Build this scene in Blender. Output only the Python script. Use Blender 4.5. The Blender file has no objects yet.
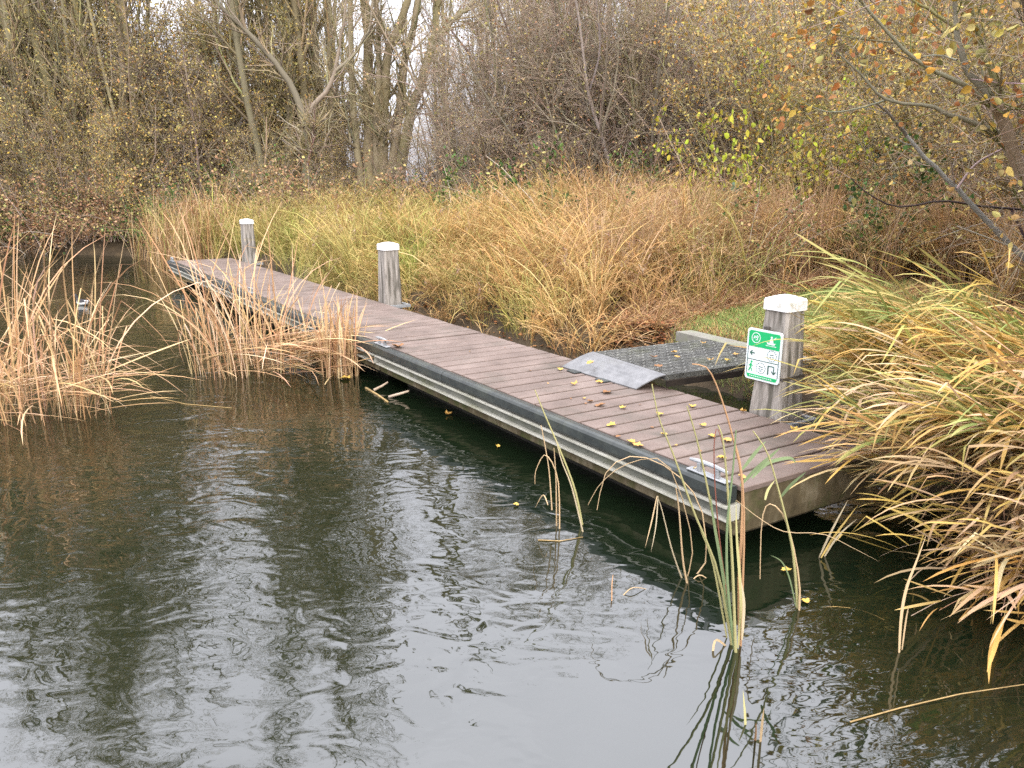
import bpy, bmesh, math, random
import numpy as np
from mathutils import Vector, Matrix

random.seed(7)
RNG = np.random.default_rng(11)
scene = bpy.context.scene
COL = scene.collection
PI = math.pi
UP = np.array([0, 0, 1.0])

# ------------------------------------------------------------------ camera
CAM_H = 2.15
PITCH = math.radians(14.93)
FPX = 765.0
cam_d = bpy.data.cameras.new('camera')
cam = bpy.data.objects.new('camera', cam_d)
COL.objects.link(cam)
cam.location = (0, 0, CAM_H)
cam.rotation_euler = (math.radians(90) - PITCH, 0, 0)
cam_d.sensor_fit = 'HORIZONTAL'
cam_d.sensor_width = 36
cam_d.lens = FPX / 1024 * 36
cam_d.clip_end = 2000
cam_d.clip_start = 0.05
scene.camera = cam


def ray(px, py):
    u = (px - 512) / FPX
    v = -(py - 384) / FPX
    c, s = math.cos(PITCH), math.sin(PITCH)
    return np.array([u, c + v * s, -s + v * c])


def at(px, py, z=0.0):
    """survey: where the sight line through a photo pixel meets the level z"""
    r = ray(px, py)
    t = (z - CAM_H) / r[2]
    return np.array([0, 0, CAM_H]) + t * r


def at_y(px, py, Y):
    r = ray(px, py)
    return np.array([0, 0, CAM_H]) + r * (Y / r[1])


# ------------------------------------------------------------------ render settings
scene.view_settings.view_transform = 'Standard'
scene.view_settings.look = 'None'
scene.view_settings.gamma = 1
scene.view_settings.use_curve_mapping = False
scene.view_settings.exposure = 0.7
cy = scene.cycles
cy.max_bounces = 5
cy.diffuse_bounces = 3
cy.glossy_bounces = 3
cy.transmission_bounces = 3
cy.transparent_max_bounces = 6
cy.caustics_reflective = False
cy.caustics_refractive = False
cy.use_denoising = False
cy.sample_clamp_indirect = 4.0

# ------------------------------------------------------------------ world: overcast sky
SUN_EL, SUN_AZ = math.radians(30), math.radians(200)
world = bpy.data.worlds.new('World')
scene.world = world
world.use_nodes = True
nt = world.node_tree
nt.nodes.clear()
N = nt.nodes.new
out = N('ShaderNodeOutputWorld')
bg = N('ShaderNodeBackground')
bg.inputs['Strength'].default_value = 0.12
sky = N('ShaderNodeTexSky')
sky.sky_type = 'NISHITA'
sky.sun_disc = False
sky.sun_elevation = SUN_EL
sky.sun_rotation = SUN_AZ
sky.dust_density = 4
tc = N('ShaderNodeTexCoord')
sep = N('ShaderNodeSeparateXYZ')
nt.links.new(tc.outputs['Generated'], sep.inputs[0])
ramp = N('ShaderNodeValToRGB')            # overcast cloud: brighter towards the zenith
ramp.color_ramp.elements[0].position = 0.0
ramp.color_ramp.elements[0].color = (6.6, 6.7, 7.5, 1)
ramp.color_ramp.elements[1].position = 0.9
ramp.color_ramp.elements[1].color = (30.0, 30.0, 32.6, 1)
nt.links.new(sep.outputs['Z'], ramp.inputs[0])
cn = N('ShaderNodeTexNoise')
cn.inputs['Scale'].default_value = 3.0
cn.inputs['Detail'].default_value = 5
nt.links.new(tc.outputs['Generated'], cn.inputs['Vector'])
cm = N('ShaderNodeMapRange')
cm.inputs['To Min'].default_value = 0.75
cm.inputs['To Max'].default_value = 1.2
nt.links.new(cn.outputs['Fac'], cm.inputs['Value'])
cmul = N('ShaderNodeVectorMath')
cmul.operation = 'SCALE'
nt.links.new(ramp.outputs['Color'], cmul.inputs[0])
nt.links.new(cm.outputs['Result'], cmul.inputs['Scale'])
mx = N('ShaderNodeMix')
mx.data_type = 'RGBA'
mx.inputs[0].default_value = 0.9
nt.links.new(sky.outputs[0], mx.inputs[6])
nt.links.new(cmul.outputs[0], mx.inputs[7])
nt.links.new(mx.outputs[2], bg.inputs['Color'])
nt.links.new(bg.outputs[0], out.inputs[0])

sd = bpy.data.lights.new('sun', 'SUN')
sd.energy = 1.5
sd.angle = math.radians(25)
sd.color = (1.0, 0.94, 0.84)
so = bpy.data.objects.new('sun', sd)
COL.objects.link(so)
so.rotation_euler = (math.radians(90) - SUN_EL, 0, math.radians(20))


# ------------------------------------------------------------------ object helpers
def tag(o, label=None, cat=None, group=None, kind=None):
    if label:
        o['label'] = label
    if cat:
        o['category'] = cat
    if group:
        o['group'] = group
    if kind:
        o['kind'] = kind
    return o


def empty(name, loc=(0, 0, 0), rz=0.0):
    o = bpy.data.objects.new(name, None)
    COL.objects.link(o)
    o.location = loc
    o.rotation_euler = (0, 0, rz)
    o.empty_display_size = 0.1
    return o


def link_mesh(name, me, mat=None, parent=None, loc=None):
    o = bpy.data.objects.new(name, me)
    COL.objects.link(o)
    if mat is not None and len(me.materials) == 0:
        me.materials.append(mat)
    if parent is not None:
        o.parent = parent
    if loc is not None:
        o.location = loc
    return o


def np_mesh(name, V, Q, C=None, smooth=False, T=None):
    """V (n,3), Q (m,4) quads, optional T (k,3) tris, C (n,3) vertex colours"""
    me = bpy.data.meshes.new(name)
    V = np.asarray(V, np.float32)
    Q = np.asarray(Q, np.int32).reshape(-1, 4)
    loops = Q.ravel()
    starts = np.arange(len(Q), dtype=np.int32) * 4
    totals = np.full(len(Q), 4, np.int32)
    if T is not None and len(T):
        T = np.asarray(T, np.int32)
        starts = np.concatenate([starts, len(loops) + np.arange(len(T), dtype=np.int32) * 3])
        loops = np.concatenate([loops, T.ravel()])
        totals = np.concatenate([totals, np.full(len(T), 3, np.int32)])
    me.vertices.add(len(V))
    me.vertices.foreach_set('co', V.ravel())
    me.loops.add(len(loops))
    me.loops.foreach_set('vertex_index', loops)
    me.polygons.add(len(starts))
    me.polygons.foreach_set('loop_start', starts)
    me.polygons.foreach_set('loop_total', totals)
    if smooth:
        me.polygons.foreach_set('use_smooth', np.ones(len(starts), bool))
    if C is not None:
        ca = me.color_attributes.new('Col', 'FLOAT_COLOR', 'POINT')
        cc = np.ones((len(V), 4), np.float32)
        cc[:, :3] = np.clip(C, 0, 1)
        ca.data.foreach_set('color', cc.ravel())
    me.update(calc_edges=True)
    me.validate()
    return me


class Soup:
    """collects quads with colours for one mesh"""

    def __init__(self):
        self.V, self.Q, self.C, self.n = [], [], [], 0

    def add(self, V, Q, C):
        V = np.asarray(V).reshape(-1, 3)
        C = np.broadcast_to(np.asarray(C, float), V.shape) if np.ndim(C) == 1 else np.asarray(C).reshape(-1, 3)
        self.V.append(V)
        self.C.append(C)
        self.Q.append(np.asarray(Q) + self.n)
        self.n += len(V)

    def mesh(self, name, smooth=False):
        return np_mesh(name, np.concatenate(self.V), np.concatenate(self.Q), np.concatenate(self.C), smooth)


class BM:
    """a small bmesh box / tube / prism collector for one part"""

    def __init__(self):
        self.b = bmesh.new()

    def box(self, c, s, R=None, bevel=0.0, seg=1):
        r = bmesh.ops.create_cube(self.b, size=1.0)
        vs = r['verts']
        for v in vs:
            v.co = Vector((v.co.x * s[0], v.co.y * s[1], v.co.z * s[2]))
        if bevel > 0:
            es = list({e for v in vs for e in v.link_edges})
            g = bmesh.ops.bevel(self.b, geom=es, offset=bevel, segments=seg, affect='EDGES', profile=0.6)
            vs = list({v for f in g['faces'] for v in f.verts} | {v for v in vs if v.is_valid})
        M = Matrix.Translation(Vector(c))
        if R is not None:
            M = M @ R.to_4x4()
        bmesh.ops.transform(self.b, matrix=M, verts=vs)
        return vs

    def hull(self, bottom, top):
        """loft between two equal loops of points, closed with caps"""
        n = len(bottom)
        a = [self.b.verts.new(p) for p in bottom]
        c = [self.b.verts.new(p) for p in top]
        for i in range(n):
            self.b.faces.new((a[i], a[(i + 1) % n], c[(i + 1) % n], c[i]))
        self.b.faces.new(list(reversed(a)))
        self.b.faces.new(c)
        return a + c

    def loft(self, loops, caps=True):
        rows = [[self.b.verts.new(p) for p in L] for L in loops]
        n = len(rows[0])
        for A, B in zip(rows[:-1], rows[1:]):
            for i in range(n):
                self.b.faces.new((A[i], A[(i + 1) % n], B[(i + 1) % n], B[i]))
        if caps:
            self.b.faces.new(list(reversed(rows[0])))
            self.b.faces.new(rows[-1])

    def tube(self, pts, r, n=8):
        pts = [Vector(p) for p in pts]
        rr = r if isinstance(r, (list, tuple)) else [r] * len(pts)
        loops = []
        for i, p in enumerate(pts):
            d = (pts[min(i + 1, len(pts) - 1)] - pts[max(i - 1, 0)]).normalized()
            a = d.orthogonal().normalized() if i == 0 else (a - d * a.dot(d)).normalized()
            b = d.cross(a)
            loops.append([p + (a * math.cos(2 * PI * k / n) + b * math.sin(2 * PI * k / n)) * rr[i] for k in range(n)])
        self.loft(loops)

    def build(self, name, mat, parent=None, smooth=False, loc=None, matrix=None):
        bmesh.ops.recalc_face_normals(self.b, faces=self.b.faces)
        if matrix is not None:
            bmesh.ops.transform(self.b, matrix=matrix, verts=self.b.verts)
        me = bpy.data.meshes.new(name)
        self.b.to_mesh(me)
        self.b.free()
        if smooth:
            me.polygons.foreach_set('use_smooth', [True] * len(me.polygons))
        return link_mesh(name, me, mat, parent, loc)


# ------------------------------------------------------------------ materials
def mat_new(name):
    m = bpy.data.materials.new(name)
    m.use_nodes = True
    t = m.node_tree
    p = t.nodes['Principled BSDF']
    return m, t, p


def ramp_node(t, stops):
    r = t.nodes.new('ShaderNodeValToRGB')
    e = r.color_ramp.elements
    while len(e) < len(stops):
        e.new(0.5)
    for k, (pos, c) in enumerate(stops):
        e[k].position = pos
        e[k].color = (*c, 1)
    return r


def noise_mat(name, stops, scale=5, detail=6, rough=0.8, bump=0.2, bscale=None, stretch=(1, 1, 1), spec=0.3,
              metallic=0.0, coord='Object', dist=0.01, second=None):
    m, t, p = mat_new(name)
    tcn = t.nodes.new('ShaderNodeTexCoord')
    mp = t.nodes.new('ShaderNodeMapping')
    mp.inputs['Scale'].default_value = stretch
    t.links.new(tcn.outputs[coord], mp.inputs[0])
    nz = t.nodes.new('ShaderNodeTexNoise')
    nz.inputs['Scale'].default_value = scale
    nz.inputs['Detail'].default_value = detail
    nz.inputs['Roughness'].default_value = 0.65
    t.links.new(mp.outputs[0], nz.inputs['Vector'])
    r = ramp_node(t, stops)
    t.links.new(nz.outputs['Fac'], r.inputs[0])
    col = r.outputs[0]
    if second:       # (scale, threshold lo, hi, colour, amount): a blotch layer such as algae or dirt
        sc, lo, hi, c2, am = second
        n2 = t.nodes.new('ShaderNodeTexNoise')
        n2.inputs['Scale'].default_value = sc
        n2.inputs['Detail'].default_value = 8
        n2.inputs['Roughness'].default_value = 0.7
        t.links.new(tcn.outputs[coord], n2.inputs['Vector'])
        mr = t.nodes.new('ShaderNodeMapRange')
        mr.inputs['From Min'].default_value = lo
        mr.inputs['From Max'].default_value = hi
        mr.inputs['To Max'].default_value = am
        t.links.new(n2.outputs['Fac'], mr.inputs['Value'])
        mi = t.nodes.new('ShaderNodeMix')
        mi.data_type = 'RGBA'
        mi.inputs[7].default_value = (*c2, 1)
        t.links.new(mr.outputs[0], mi.inputs[0])
        t.links.new(col, mi.inputs[6])
        col = mi.outputs[2]
    t.links.new(col, p.inputs['Base Color'])
    p.inputs['Roughness'].default_value = rough
    p.inputs['Specular IOR Level'].default_value = spec
    p.inputs['Metallic'].default_value = metallic
    if bump:
        b = t.nodes.new('ShaderNodeBump')
        b.inputs['Strength'].default_value = bump
        b.inputs['Distance'].default_value = dist
        if bscale:
            n3 = t.nodes.new('ShaderNodeTexNoise')
            n3.inputs['Scale'].default_value = bscale
            n3.inputs['Detail'].default_value = 5
            t.links.new(mp.outputs[0], n3.inputs['Vector'])
            t.links.new(n3.outputs['Fac'], b.inputs['Height'])
        else:
            t.links.new(nz.outputs['Fac'], b.inputs['Height'])
        t.links.new(b.outputs[0], p.inputs['Normal'])
    return m


def veg_mat(name, trans=0.25, rough=0.8, spec=0.1):
    m, t, p = mat_new(name)
    a = t.nodes.new('ShaderNodeVertexColor')
    a.layer_name = 'Col'
    t.links.new(a.outputs[0], p.inputs['Base Color'])
    p.inputs['Roughness'].default_value = rough
    p.inputs['Specular IOR Level'].default_value = spec
    if trans > 0:
        tr = t.nodes.new('ShaderNodeBsdfTranslucent')
        t.links.new(a.outputs[0], tr.inputs[0])
        ms = t.nodes.new('ShaderNodeMixShader')
        ms.inputs[0].default_value = trans
        t.links.new(p.outputs[0], ms.inputs[1])
        t.links.new(tr.outputs[0], ms.inputs[2])
        t.links.new(ms.outputs[0], t.nodes['Material Output'].inputs[0])
    return m


M_LEAF = veg_mat('dry_leaf_blades', 0.2)
M_BARK = veg_mat('bark', 0.0, 0.9, 0.15)
M_CROWN = veg_mat('twigs_and_leaves', 0.15, 0.8, 0.15)
M_SOIL = noise_mat('soil', [(0.3, (0.03, 0.022, 0.013)), (0.55, (0.07, 0.05, 0.028)), (0.75, (0.13, 0.09, 0.045))],
                   scale=2.2, detail=9, rough=0.95, bump=0.8, dist=0.05)

# ------------------------------------------------------------------ terrain, water
POND = np.array([(-90, 36), (-30, 26.2), (-15.8, 24.0), (-10.4, 22.3), (-8.1, 19.2), (-5.6, 17.4), (-2.2, 12.1),
                 (-0.55, 10.2), (0.45, 8.75), (1.5, 8.55), (2.1, 7.9), (2.55, 7.0), (2.75, 6.0), (2.95, 5.0),
                 (2.85, 4.0), (2.8, 2.8), (3.3, 0), (4.2, -5), (8, -30), (-90, -45)], float)


def pond_sd(X, Y):
    """signed distance to the shoreline, positive on land"""
    P = np.stack([X.ravel(), Y.ravel()], 1)
    d2 = np.full(len(P), 1e18)
    ins = np.zeros(len(P), bool)
    n = len(POND)
    for i in range(n):
        a, b = POND[i], POND[(i + 1) % n]
        e = b - a
        w = P - a
        h = np.clip((w @ e) / (e @ e), 0, 1)
        q = w - h[:, None] * e
        d2 = np.minimum(d2, (q ** 2).sum(1))
        c = ((a[1] > P[:, 1]) != (b[1] > P[:, 1]))
        with np.errstate(divide='ignore', invalid='ignore'):
            xi = (b[0] - a[0]) * (P[:, 1] - a[1]) / (b[1] - a[1] + 1e-12) + a[0]
        ins ^= c & (P[:, 0] < xi)
    d = np.sqrt(d2)
    return np.where(ins, -d, d).reshape(X.shape)


def sst(a, b, x):
    t = np.clip((x - a) / (b - a), 0, 1)
    return t * t * (3 - 2 * t)


def wob(X, Y, s=1.0, k=0):
    return (np.sin(X * 1.3 * s + k) * np.cos(Y * 1.1 * s + 2 * k) + 0.5 * np.sin(X * 2.9 * s + 1.7 + k) * np.sin(Y * 2.3 * s + k)) / 1.5


def ground_z(X, Y):
    X = np.asarray(X, float)
    Y = np.asarray(Y, float)
    d = pond_sd(X, Y)
    d = d + 0.12 * wob(X, Y, 1.6)
    land = -0.05 + 0.5 * sst(-0.1, 0.55, d) + 0.12 * sst(0.5, 5, d) + 0.35 * sst(4, 25, d) + 0.05 * wob(X, Y, 0.7, 2) * sst(0.5, 3, d)
    wat = -0.05 - 1.1 * sst(0, 4, -d)
    return np.where(d > -0.1, land, wat)


def axis(lo, hi, step, ext):
    core = np.arange(lo, hi + 1e-6, step)
    g = step * np.cumsum(1.25 ** np.arange(1, 30))
    g = g[g < ext]
    return np.concatenate([lo - g[::-1], core, hi + g])


gx = axis(-20, 16, 0.22, 420)
gy = axis(-2, 34, 0.22, 420)
GX, GY = np.meshgrid(gx, gy)
GZ = ground_z(GX, GY)
nx, ny = len(gx), len(gy)
idx = np.arange(nx * ny).reshape(ny, nx)
Q = np.stack([idx[:-1, :-1], idx[:-1, 1:], idx[1:, 1:], idx[1:, :-1]], -1).reshape(-1, 4)
me = np_mesh('ground', np.stack([GX, GY, GZ], -1).reshape(-1, 3), Q, smooth=True)
tag(link_mesh('ground', me, M_SOIL), kind='structure')

# water
m, t, p = mat_new('pond_water')
p.inputs['Base Color'].default_value = (0.0044, 0.0082, 0.0036, 1)
p.inputs['Roughness'].default_value = 0.02
p.inputs['IOR'].default_value = 1.8
p.inputs['Specular IOR Level'].default_value = 0.6
tcn = t.nodes.new('ShaderNodeTexCoord')


def wnoise(scale, stretch, detail=2.0, distort=0.6, rot=0.0):
    mp = t.nodes.new('ShaderNodeMapping')
    mp.inputs['Scale'].default_value = stretch
    mp.inputs['Rotation'].default_value = (0, 0, rot)
    t.links.new(tcn.outputs['Object'], mp.inputs[0])
    nz = t.nodes.new('ShaderNodeTexNoise')
    nz.inputs['Scale'].default_value = scale
    nz.inputs['Detail'].default_value = detail
    nz.inputs['Roughness'].default_value = 0.5
    nz.inputs['Distortion'].default_value = distort
    t.links.new(mp.outputs[0], nz.inputs['Vector'])
    return nz.outputs['Fac']


def math_node(op, a, b):
    n = t.nodes.new('ShaderNodeMath')
    n.operation = op
    for k, v in enumerate((a, b)):
        if isinstance(v, (int, float)):
            n.inputs[k].default_value = v
        else:
            t.links.new(v, n.inputs[k])
    return n.outputs[0]


def remap(v, a, b, c, d):
    n = t.nodes.new('ShaderNodeMapRange')
    n.interpolation_type = 'SMOOTHSTEP'
    for k, x in zip(('From Min', 'From Max', 'To Min', 'To Max'), (a, b, c, d)):
        n.inputs[k].default_value = x
    t.links.new(v, n.inputs['Value'])
    return n.outputs[0]


fine = wnoise(4.1, (0.8, 1.35, 1), 1.0, 1.2, 0.15)
mid = wnoise(1.9, (0.7, 1.6, 1), 1.0, 0.5, -0.12)
tiny = wnoise(12.0, (0.9, 1.2, 1), 0.5, 1.4, 0.4)
calm = remap(wnoise(0.55, (1, 1, 1), 1.0, 0.3), 0.38, 0.62, 0.3, 1.0)
vm = t.nodes.new('ShaderNodeVectorMath')
vm.operation = 'DISTANCE'
vm.inputs[1].default_value = (0.62, 2.6, 0)
t.links.new(tcn.outputs['Object'], vm.inputs[0])
lee = remap(vm.outputs['Value'], 0.15, 0.95, 0.10, 1.0)     # a smooth slick of still water near the reeds
hgt = math_node('ADD', math_node('ADD', math_node('MULTIPLY', fine, 0.0085), math_node('MULTIPLY', mid, 0.013)),
                math_node('MULTIPLY', tiny, 0.0011))
hgt = math_node('MULTIPLY', hgt, math_node('MULTIPLY', calm, lee))
b = t.nodes.new('ShaderNodeBump')
b.inputs['Strength'].default_value = 1.0
b.inputs['Distance'].default_value = 1.0
t.links.new(hgt, b.inputs['Height'])
t.links.new(b.outputs[0], p.inputs['Normal'])
M_WATER = m
me = np_mesh('water', [(-90, -45, 0), (30, -45, 0), (30, 40, 0), (-90, 40, 0)], [(0, 1, 2, 3)])
tag(link_mesh('water', me, M_WATER), kind='structure')

# ------------------------------------------------------------------ floating jetty
A = at(742, 487, 0.45)
ang = math.radians(124.4)
D = np.array([math.cos(ang), math.sin(ang), 0])          # along the jetty, away from the viewer
NB = np.array([D[1], -D[0], 0])                          # square to it, towards the bank
ea = math.radians(30.5)
EN = np.array([math.cos(ea), math.sin(ea), 0])           # the way the boards run
W = 1.22
WE = W / float(EN @ NB)
LEN = 15.6
ZD = 0.45


def J(t_, w, z):
    """a point of the jetty: t along, w across (0 front edge, W back edge), height z"""
    q = A + D * t_ + EN * (w / W * WE)
    return Vector((q[0], q[1], z))


M_BOARD = noise_mat('composite_board', [(0.25, (0.092, 0.067, 0.054)), (0.5, (0.15, 0.111, 0.092)), (0.8, (0.225, 0.174, 0.148))],
                    scale=2.5, detail=9, rough=0.62, bump=0.35, bscale=30, dist=0.004, spec=0.35, stretch=(1.0, 1.0, 1),
                    second=(1.9, 0.50, 0.70, (0.075, 0.066, 0.05), 0.7))
M_CONC = noise_mat('algae_concrete', [(0.25, (0.04, 0.03, 0.015)), (0.5, (0.10, 0.078, 0.042)), (0.75, (0.24, 0.205, 0.14))],
                   scale=7, detail=10, rough=0.9, bump=0.7, dist=0.012, stretch=(1, 1, 0.45),
                   second=(3.0, 0.48, 0.62, (0.05, 0.06, 0.015), 0.85))
M_RUB = noise_mat('fender_rubber', [(0.3, (0.014, 0.018, 0.017)), (0.7, (0.04, 0.047, 0.043))], scale=9, detail=8,
                  rough=0.42, bump=0.15, spec=0.5, dist=0.005, second=(2.0, 0.5, 0.7, (0.09, 0.10, 0.07), 0.5))
M_ALU = noise_mat('weathered_aluminium', [(0.3, (0.30, 0.29, 0.24)), (0.7, (0.48, 0.47, 0.41))], scale=3, detail=5, rough=0.6,
                  bump=0.05, spec=0.4, second=(1.7, 0.50, 0.7, (0.20, 0.20, 0.10), 0.7))
M_WEB = noise_mat('channel_web_grey', [(0.3, (0.10, 0.105, 0.09)), (0.7, (0.20, 0.20, 0.165))], scale=3, detail=7, rough=0.7, bump=0.1, second=(2.5, 0.5, 0.66, (0.08, 0.085, 0.035), 0.7))
M_GALV = noise_mat('galvanised_steel', [(0.3, (0.22, 0.23, 0.235)), (0.7, (0.35, 0.36, 0.365))], scale=14, detail=6, rough=0.45,
                   bump=0.05, metallic=0.2, spec=0.5)
M_FLOAT = noise_mat('black_float', [(0.3, (0.008, 0.008, 0.007)), (0.7, (0.025, 0.022, 0.016))], scale=5, rough=0.8, bump=0.3)
M_DARK = noise_mat('dark_bearer', [(0.3, (0.010, 0.008, 0.006)), (0.7, (0.03, 0.022, 0.016))], scale=5, rough=0.95, bump=0.2)

jetty = empty('floating_jetty', tuple(J(0, 0, 0)))
tag(jetty, 'long low floating jetty with purple-brown boards and black rubber edge', 'jetty')
JI = Matrix.Translation(-jetty.location)


def jbuild(bm, name, mat, parent=None, smooth=False):
    return bm.build(name, mat, parent or jetty, smooth=smooth, matrix=JI)


PB = 0.186
nb = int(LEN / PB)
JOINTS = (26, 52, 78)
bmj = BM()
rb = random.Random(3)
for k in range(nb):
    t0 = k * PB + (0.0 if k else -0.012)
    t1 = (k + 1) * PB - 0.024 - (0.022 if (k + 1) in JOINTS else 0)
    dz = rb.uniform(-0.002, 0.002)
    w0, w1 = 0.01 + rb.uniform(-0.005, 0.005), W + rb.uniform(-0.006, 0.006)
    c = 0.004
    lo = [J(t0, w0, ZD - 0.032), J(t1, w0, ZD - 0.032), J(t1, w1, ZD - 0.032), J(t0, w1, ZD - 0.032)]
    mid_ = [J(t0, w0, ZD - c + dz), J(t1, w0, ZD - c + dz), J(t1, w1, ZD - c + dz), J(t0, w1, ZD - c + dz)]
    hi = [J(t0 + c, w0 + c, ZD + dz), J(t1 - c, w0 + c, ZD + dz), J(t1 - c, w1 - c, ZD + dz), J(t0 + c, w1 - c, ZD + dz)]
    bmj.loft([lo, mid_, hi])
deck = jbuild(bmj, 'deck_boards', M_BOARD)
deck['label'] = 'purple-brown composite deck boards laid across the jetty'

bmj = BM()                                            # dark bearers seen through the gaps
bmj.hull([J(0.02, 0.03, 0.34), J(LEN - 0.03, 0.03, 0.34), J(LEN - 0.03, W - 0.03, 0.34), J(0.02, W - 0.03, 0.34)],
         [J(0.02, 0.03, ZD - 0.034), J(LEN - 0.03, 0.03, ZD - 0.034), J(LEN - 0.03, W - 0.03, ZD - 0.034), J(0.02, W - 0.03, ZD - 0.034)])
jbuild(bmj, 'bearer_frame', M_DARK)

# concrete pontoon sections
for a0, a1 in ((0, 26), (26, 52), (52, 78), (78, nb)):
    ta = a0 * PB + (0.004 if a0 else 0.006)
    tb = min(a1 * PB - 0.02, LEN)
    bmj = BM()
    loops = []
    for w0, w1, z, e in ((0.02, W - 0.06, 0.12, 0.04), (-0.022, W - 0.03, 0.15, 0.010), (-0.026, W - 0.025, 0.225, 0.0), (0.03, W - 0.025, 0.2285, 0.0), (0.03, W - 0.025, 0.34, 0.0), (0.03, W - 0.025, ZD - 0.036, 0.0)):
        loops.append([J(ta + e, w0, z), J(tb - e, w0, z), J(tb - e, w1, z), J(ta + e, w1, z)])
    bmj.loft(loops)
    jbuild(bmj, 'concrete_pontoon', M_CONC)
    bmj = BM()
    bmj.hull([J(ta + 0.3, 0.22, -0.45), J(tb - 0.2, 0.22, -0.45), J(tb - 0.2, W - 0.2, -0.45), J(ta + 0.3, W - 0.2, -0.45)],
             [J(ta + 0.25, 0.18, 0.125), J(tb - 0.2, 0.18, 0.125), J(tb - 0.2, W - 0.18, 0.125), J(ta + 0.25, W - 0.18, 0.125)])
    jbuild(bmj, 'float', M_FLOAT)


def strip(prof, t0, t1, n=1):
    """extrude a profile of (w, z) along the jetty"""
    b_ = BM()
    loops = []
    for k in range(n + 1):
        tt = t0 + (t1 - t0) * k / n
        loops.append([J(tt + 0.0, w, z) for w, z in prof])
    b_.loft(loops)
    return b_


fender = [(-0.075, 0.35), (-0.085, 0.37), (-0.085, 0.425), (-0.075, 0.442), (-0.055, 0.45), (-0.006, 0.446), (0.002, 0.44), (0.002, 0.345), (-0.06, 0.343)]
ft = [0.03, 3.35, 6.9, 10.4, 13.6, LEN]
for a0, a1 in zip(ft[:-1], ft[1:]):
    jbuild(strip(fender, a0 + 0.004, a1 - 0.004, 8), 'rubber_fender', M_RUB, smooth=False)
for a0, a1 in ((0.03, 4.82), (4.86, 9.64), (9.69, 14.48), (14.53, LEN)):
    ch = BM()
    wb = BM()
    for w0, w1, z0, z1 in ((-0.030, 0.028, 0.2435, 0.3175),):
        wb.hull([J(a0, w0, z0), J(a1, w0, z0), J(a1, w1, z0), J(a0, w1, z0)], [J(a0, w0, z1), J(a1, w0, z1), J(a1, w1, z1), J(a0, w1, z1)])
    jbuild(wb, 'channel_web', M_WEB)
    for w0, w1, z0, z1 in ((-0.084, 0.028, 0.318, 0.331), (-0.074, 0.028, 0.233, 0.243)):
        ch.hull([J(a0, w0, z0), J(a1, w0, z0), J(a1, w1, z0), J(a0, w1, z0)], [J(a0, w0, z1), J(a1, w0, z1), J(a1, w1, z1), J(a0, w1, z1)])
    # end plate of the channel
    ch.hull([J(a0 - 0.006, -0.070, 0.2345), J(a0 - 0.001, -0.070, 0.2345), J(a0 - 0.001, 0.026, 0.2345), J(a0 - 0.006, 0.026, 0.2345)],
            [J(a0 - 0.006, -0.070, 0.329), J(a0 - 0.001, -0.070, 0.329), J(a0 - 0.001, 0.026, 0.329), J(a0 - 0.006, 0.026, 0.329)])
    jbuild(ch, 'edge_channel', M_ALU)


def cleat(tc_, wc):
    b_ = BM()
    ax = Vector(D)
    nn = Vector(NB)
    c = J(tc_, wc, ZD + 0.003)
    R = Matrix((ax, nn, Vector((0, 0, 1)))).transposed()
    b_.box(c + Vector((0, 0, 0.006)), (0.30, 0.055, 0.01), R, 0.003)
    for s in (-0.07, 0.07):
        b_.box(c + ax * s + Vector((0, 0, 0.036)), (0.028, 0.026, 0.054), R, 0.004)
    b_.tube([c + ax * s + Vector((0, 0, 0.072 - 0.012 * (abs(s) / 0.17) ** 2)) for s in (-0.145, -0.10, -0.04, 0.04, 0.10, 0.145)],
            [0.009, 0.013, 0.015, 0.015, 0.013, 0.009], 8)
    return jbuild(b_, 'mooring_cleat', M_GALV, smooth=False)


for tt in (0.22, 4.72, 9.5, 15.3):
    cleat(tt, -0.035)


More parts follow.
